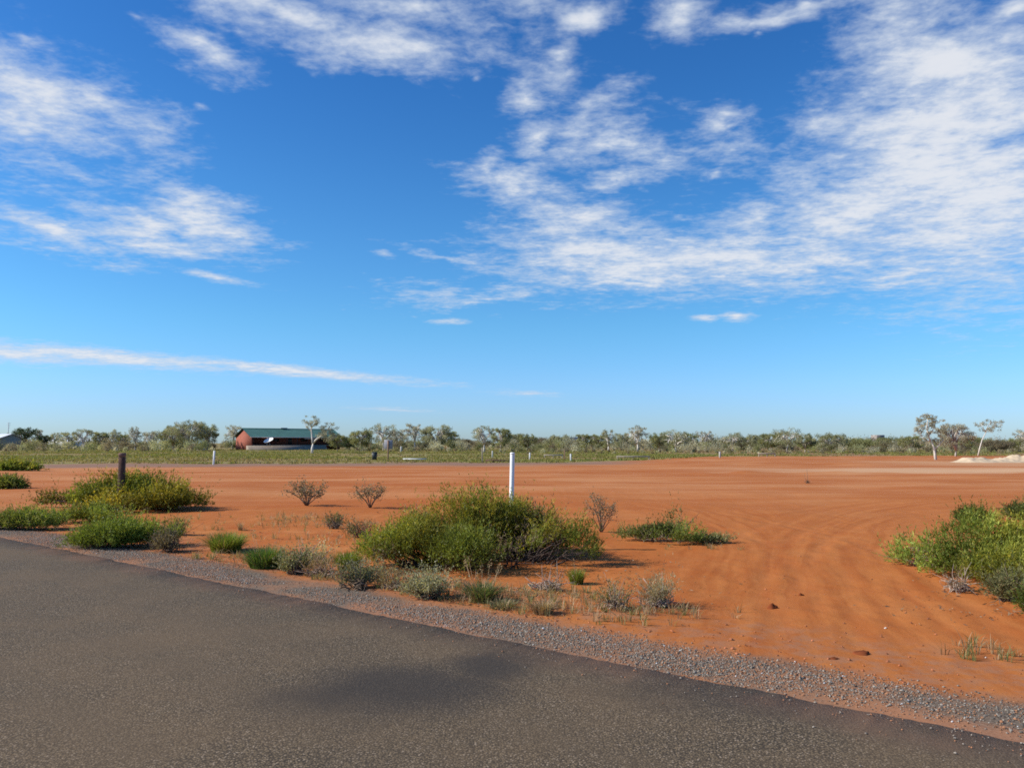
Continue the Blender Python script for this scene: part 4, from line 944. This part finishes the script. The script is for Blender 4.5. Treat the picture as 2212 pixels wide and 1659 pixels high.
def shed(name, label, cat, px, D, L, W, E, RZ, roof, wall, rz=0, openm=None):
    x = AX(px, D); root = empty(name, (x, D, 0), R(rz), label, cat)
    mb = MB(); prof = [(-W / 2, -.1), (W / 2, -.1), (W / 2, E), (0, RZ - .06), (-W / 2, E)]; n = 5
    Va = [(-L / 2, a, b) for a, b in prof] + [(L / 2, a, b) for a, b in prof]
    mb.add(Va, [(i, (i + 1) % n, n + (i + 1) % n, n + i) for i in range(n)], [(0, i + 1, i) for i in range(1, n - 1)] + [(n, n + i, n + i + 1) for i in range(1, n - 1)])
    mb.build('wall', wall, root)
    mb = MB(); sl = (RZ - E) / (W / 2)
    corrugate(mb, -L / 2 - .3, L / 2 + .3, -W / 2 - .35, E - sl * .35 + .06, 0, RZ + .06, .4, .02); corrugate(mb, -L / 2 - .3, L / 2 + .3, W / 2 + .35, E - sl * .35 + .06, 0, RZ + .06, .4, .02); mb.build('roof', roof, root)
    for k in (-.25, .2):
        mb = MB(); box(mb, L * k - .8, L * k + .8, -W / 2 - .03, -W / 2 - .003, .4, E - .5, .005); mb.build('door', openm or DARK, root)
    return root
ROOFW = simple('white_roof_sheet', (.74, .76, .76), .45, .06)
WALLG = simple('tan_wall', (.34, .27, .20), .7, .1); WALLW = simple('off_white_wall', (.66, .66, .64), .7, .08)
ROOFB = simple('dark_blue_roof_sheet', (.045, .055, .075), .45, .1); ROOFR = simple('rust_red_roof', (.36, .15, .10), .7, .15)
shed('shed', 'shed with pale roof cut by the left frame edge', 'shed', -30, 180, 13, 7, 2.75, 3.6, ROOFW, WALLG, -4)
shed('shed', 'long white shed behind sparse gums on the left', 'shed', 163, 262, 14, 7, 2.2, 3.0, ROOFW, WALLW, 3, STEEL)
shed('shed', 'dark blue roofed building half hidden in scrub right of the white marker post', 'building', 1236, 250, 7.5, 7, 2.2, 3.35, ROOFB, BRICKD, 8)
shed('shed', 'small building with rusty red roof behind the paddock', 'building', 984, 215, 3.2, 6, 1.1, 2.0, ROOFR, BRICKD, 30)
def tank():
    D = 175.0; x = AX(1892, D); root = empty('water_tank', (x, D, 0), R(12), 'grey-brown boxy tank raised on legs above the right scrub', 'tank')
    m = simple('weathered_tank', (.27, .23, .20), .7, .2, 2)
    mb = MB(); box(mb, -1.0, 1.0, -1.0, 1.0, 2.15, 3.35, .06); mb.build('tank_body', m, root)
    mb = MB(); box(mb, -1.1, 1.1, -1.1, 1.1, 2.03, 2.147, .02); mb.build('platform', STEEL, root)
    for sx in (-.9, .9):
        for sy in (-.9, .9):
            mb = MB(); box(mb, sx - .07, sx + .07, sy - .07, sy + .07, -.1, 2.027, .01); mb.build('leg', STEEL, root)
    D = 182.0; x = AX(23, D); root = empty('mast', (x, D, 0), 0, 'thin dark mast rising above the shed at the far left', 'mast')
    mb = MB(); tube(mb, [(0, 0, -.1), (0, 0, 3), (0, 0, 6.3)], [.09, .07, .05], 8); mb.build('pole', STEEL, root)
    mb = MB()
    for k in range(4): tube(mb, [(-.5 + .08 * k, 0, 6.1 - .35 * k), (.5 - .08 * k, 0, 6.1 - .35 * k)], .03, 5)
    mb.build('aerial', STEEL, root)
tank()
# ------------------------------------------------------------------ sun, sky, clouds
SUN_EL = R(34); TS = Vector((-.99, -.10, 0)).normalized(); AZ = math.atan2(TS.x, TS.y)
ts = Vector((TS.x * math.cos(SUN_EL), TS.y * math.cos(SUN_EL), math.sin(SUN_EL)))
sl = bpy.data.lights.new('sun', 'SUN'); sl.energy = 4.4; sl.angle = R(.53); sl.color = (1, .95, .87)
so = bpy.data.objects.new('sun', sl); C.objects.link(so); so.rotation_euler = ts.to_track_quat('Z', 'Y').to_euler(); so.location = (-40, -12, 40)
w = bpy.data.worlds.new('World'); bpy.context.scene.world = w; w.use_nodes = True
t = NT(w.node_tree); bg = w.node_tree.nodes['Background']
sky = t.new('ShaderNodeTexSky', sky_type='NISHITA', sun_disc=False)
sky.sun_elevation = SUN_EL; sky.sun_rotation = AZ % (2 * math.pi); sky.altitude = 50; sky.air_density = 1.0; sky.dust_density = .35; sky.ozone_density = 2.2
D_ = t.new('ShaderNodeTexCoord').outputs['Generated']
nrm = t.vm('NORMALIZE', D_).outputs[0]
sp = t.new('ShaderNodeSeparateXYZ'); t.put(sp.inputs[0], nrm)
az = t.math('ARCTAN2', sp.outputs[0], sp.outputs[1]); el = t.math('ARCSINE', sp.outputs[2])
ae = t.new('ShaderNodeCombineXYZ'); t.put(ae.inputs[0], az); t.put(ae.inputs[1], el); AE = ae.outputs[0]
zc = t.math('MAXIMUM', t.math('ADD', sp.outputs[2], .06), .03)
pv = t.new('ShaderNodeCombineXYZ'); t.put(pv.inputs[0], t.math('DIVIDE', sp.outputs[0], zc)); t.put(pv.inputs[1], t.math('DIVIDE', sp.outputs[1], zc))
PV = pv.outputs[0]
def azel(px, py):
    d = ray(px, py); d = d / np.linalg.norm(d); return math.atan2(d[0], d[1]), math.asin(d[2])
CLOUDS = [  # centre, half sizes (survey pixels), clockwise tilt, softness offset
 (40, 195, 270, 105, 16, 0), (210, 225, 120, 50, 22, .1), (40, 280, 140, 45, 6, .15), (120, 370, 230, 70, 6, .5), (440, 470, 150, 52, 20, .0), (330, 505, 190, 42, 8, .05), (120, 500, 200, 48, 10, .05), (385, 545, 70, 13, 5, .15),
 (470, 600, 120, 11, 8, .25), (440, 100, 112, 42, 14, .0), (640, 30, 300, 55, 14, .05), (760, 85, 260, 55, 6, -.05), (900, 110, 130, 28, 6, .1), (1140, 15, 160, 45, 0, .3), (1262, 45, 75, 32, -14, .05), (1210, 115, 45, 40, -40, .3),
 (1130, 215, 55, 35, -10, .15), (1270, 245, 130, 75, -30, .3), (1150, 310, 50, 45, 20, .2), (1340, 330, 180, 40, 8, .25), (1060, 350, 45, 40, 30, .2), (1110, 400, 125, 42, 16, .05), (1330, 395, 100, 30, -12, .2), (1555, 275, 62, 30, -16, .05), (1540, 370, 26, 28, -30, .45),
 (1250, 480, 160, 50, 8, .12), (1330, 560, 250, 72, 5, -.15), (1530, 560, 270, 75, 2, -.08), (1050, 635, 240, 28, 0, .3), (1350, 615, 260, 22, 0, .1), (1760, 560, 260, 62, -2, .05), (1850, 440, 230, 130, -30, -.05), (2010, 330, 250, 210, -40, -.24), (2110, 440, 260, 190, 0, -.22), (2040, 120, 180, 95, 15, -.30), (2130, 210, 190, 140, 0, -.22),
 (1950, 35, 130, 70, 0, .1), (2175, 10, 70, 34, 10, .15), (1720, 12, 260, 32, -2, .1), (1480, 28, 75, 42, 10, .1), (1780, 265, 130, 60, -18, .35), (1638, 65, 20, 20, 0, .5), (1980, 590, 270, 40, -2, .2), (1640, 470, 200, 60, -5, .35),
 (970, 693, 48, 8, 0, .2), (1520, 688, 32, 8, 0, .15), (1590, 684, 36, 10, 6, .0), (830, 550, 34, 10, 8, .25), (430, 230, 34, 14, 8, .62), (1140, 850, 110, 10, 2, .5), (1028, 170, 24, 18, 0, .6), (960, 555, 120, 20, 5, .45),
 (220, 770, 320, 17, 2.6, -.15), (620, 800, 320, 11.5, 4.2, -.1), (20, 765, 200, 17, 1.5, -.1), (850, 885, 140, 6, 2, .5), (1270, 300, 230, 130, -10, .55), (1560, 330, 160, 110, 0, .62), (1750, 380, 150, 110, -20, .5), (900, 30, 420, 70, 4, .5), (1200, 160, 120, 120, 0, .6), (330, 300, 180, 120, 20, .65), (2010, 300, 200, 260, -30, .0), (2130, 470, 220, 90, 0, .0), (40, 60, 60, 25, 10, .4), (300, 30, 40, 24, 20, .75)]
acc = None; acc2 = None
wv = t.new('ShaderNodeTexNoise', noise_dimensions='3D'); t.put(wv.inputs['Vector'], PV); wv.inputs['Scale'].default_value = 2.6; wv.inputs['Detail'].default_value = 5; wv.inputs['Roughness'].default_value = .6
warp = t.vm('SCALE', t.vm('SUBTRACT', wv.outputs['Color'], (.5, .5, .5)).outputs[0]); warp.inputs['Scale'].default_value = .085
AEw = t.vm('ADD', AE, warp.outputs[0]).outputs[0]
ws = t.vm('SCALE', t.vm('SUBTRACT', wv.outputs['Color'], (.5, .5, .5)).outputs[0]); ws.inputs['Scale'].default_value = .008
AEs = t.vm('ADD', AE, ws.outputs[0]).outputs[0]
for (cx, cy, rx, ry, rot, of) in CLOUDS:
    a, e = azel(cx, cy); ca = 1 / F * math.cos(e) ** 0
    a1, e1 = azel(cx + rx * .5, cy); a0, e0 = azel(cx - rx * .5, cy); sx = abs(a1 - a0); _, eu = azel(cx, cy - ry * .5); _, ed = azel(cx, cy + ry * .5); sy = abs(eu - ed)
    mp = t.new('ShaderNodeMapping', vector_type='TEXTURE'); t.put(mp.inputs[0], AEs if ry < 20 else AEw)
    mp.inputs[1].default_value = (a, e, 0); mp.inputs[2].default_value = (0, 0, R(-rot)); mp.inputs[3].default_value = (sx, sy, 1)
    d = t.math('ADD', t.vm('LENGTH', mp.outputs[0]).outputs['Value'], of)
    acc = d if acc is None else t.math('SMOOTH_MIN', acc, d, .25)
# altocumulus texture in the cloud-layer plane
rotm = t.new('ShaderNodeMapping'); t.put(rotm.inputs[0], PV); rotm.inputs[2].default_value = (0, 0, R(8)); rotm.inputs[3].default_value = (1.0, 1.1, 1)
n1 = t.noise(rotm.outputs[0], 5.2, 8, .60, .2)
n2 = t.noise(rotm.outputs[0], 15.0, 6, .60, .3)
n3_ = t.noise(rotm.outputs[0], 34.0, 4, .6, .2); tex = t.math('ADD', t.math('ADD', t.math('MULTIPLY', n1, .50), t.math('MULTIPLY', n2, .32)), t.math('MULTIPLY', n3_, .18))
dens = t.math('ADD', t.math('SUBTRACT', 1.0, acc), t.math('MULTIPLY', t.math('SUBTRACT', tex, .5), 3.9))
alpha = t.ss(dens, -.45, 1.15, 0, .93)
# cloud luminance: thicker is whiter, thin edge keeps the blue
cl = t.mix(t.ss(dens, .3, 1.4), (4.0, 4.55, 5.35), (5.3, 5.45, 5.75))
tint = t.mix(t.ss(el, .02, .16), (.49, .71, 1.22), (.50, .84, 1.06)); tint = t.mix(t.ss(el, .2, .5), tint, (.38, .71, 1.0))
hsv = t.new('ShaderNodeHueSaturation'); hsv.inputs['Saturation'].default_value = 1.25; t.put(hsv.inputs['Color'], sky.outputs[0])
blue = t.mix(1.0, hsv.outputs[0], tint, 'MULTIPLY')
t.put(bg.inputs[0], t.mix(alpha, blue, cl)); bg.inputs[1].default_value = .10
# ------------------------------------------------------------------ camera, render
cam = bpy.data.cameras.new('camera'); co = bpy.data.objects.new('camera', cam); C.objects.link(co)
co.location = (0, 0, CAMH); co.rotation_euler = (math.pi / 2 + TH, 0, 0)
cam.sensor_width = 36; cam.lens = 36 * F / 2212; cam.clip_end = 20000; cam.clip_start = .05
sc = bpy.context.scene; sc.camera = co
sc.view_settings.view_transform = 'Standard'; sc.view_settings.look = 'None'; sc.view_settings.gamma = 1; sc.view_settings.exposure = .6
sc.render.engine = 'CYCLES'
sc.cycles.max_bounces = 6; sc.cycles.diffuse_bounces = 3; sc.cycles.transmission_bounces = 4; sc.cycles.transparent_max_bounces = 8
sc.cycles.use_denoising = False; sc.cycles.filter_width = 1.7
sc.cycles.sample_clamp_indirect = 5
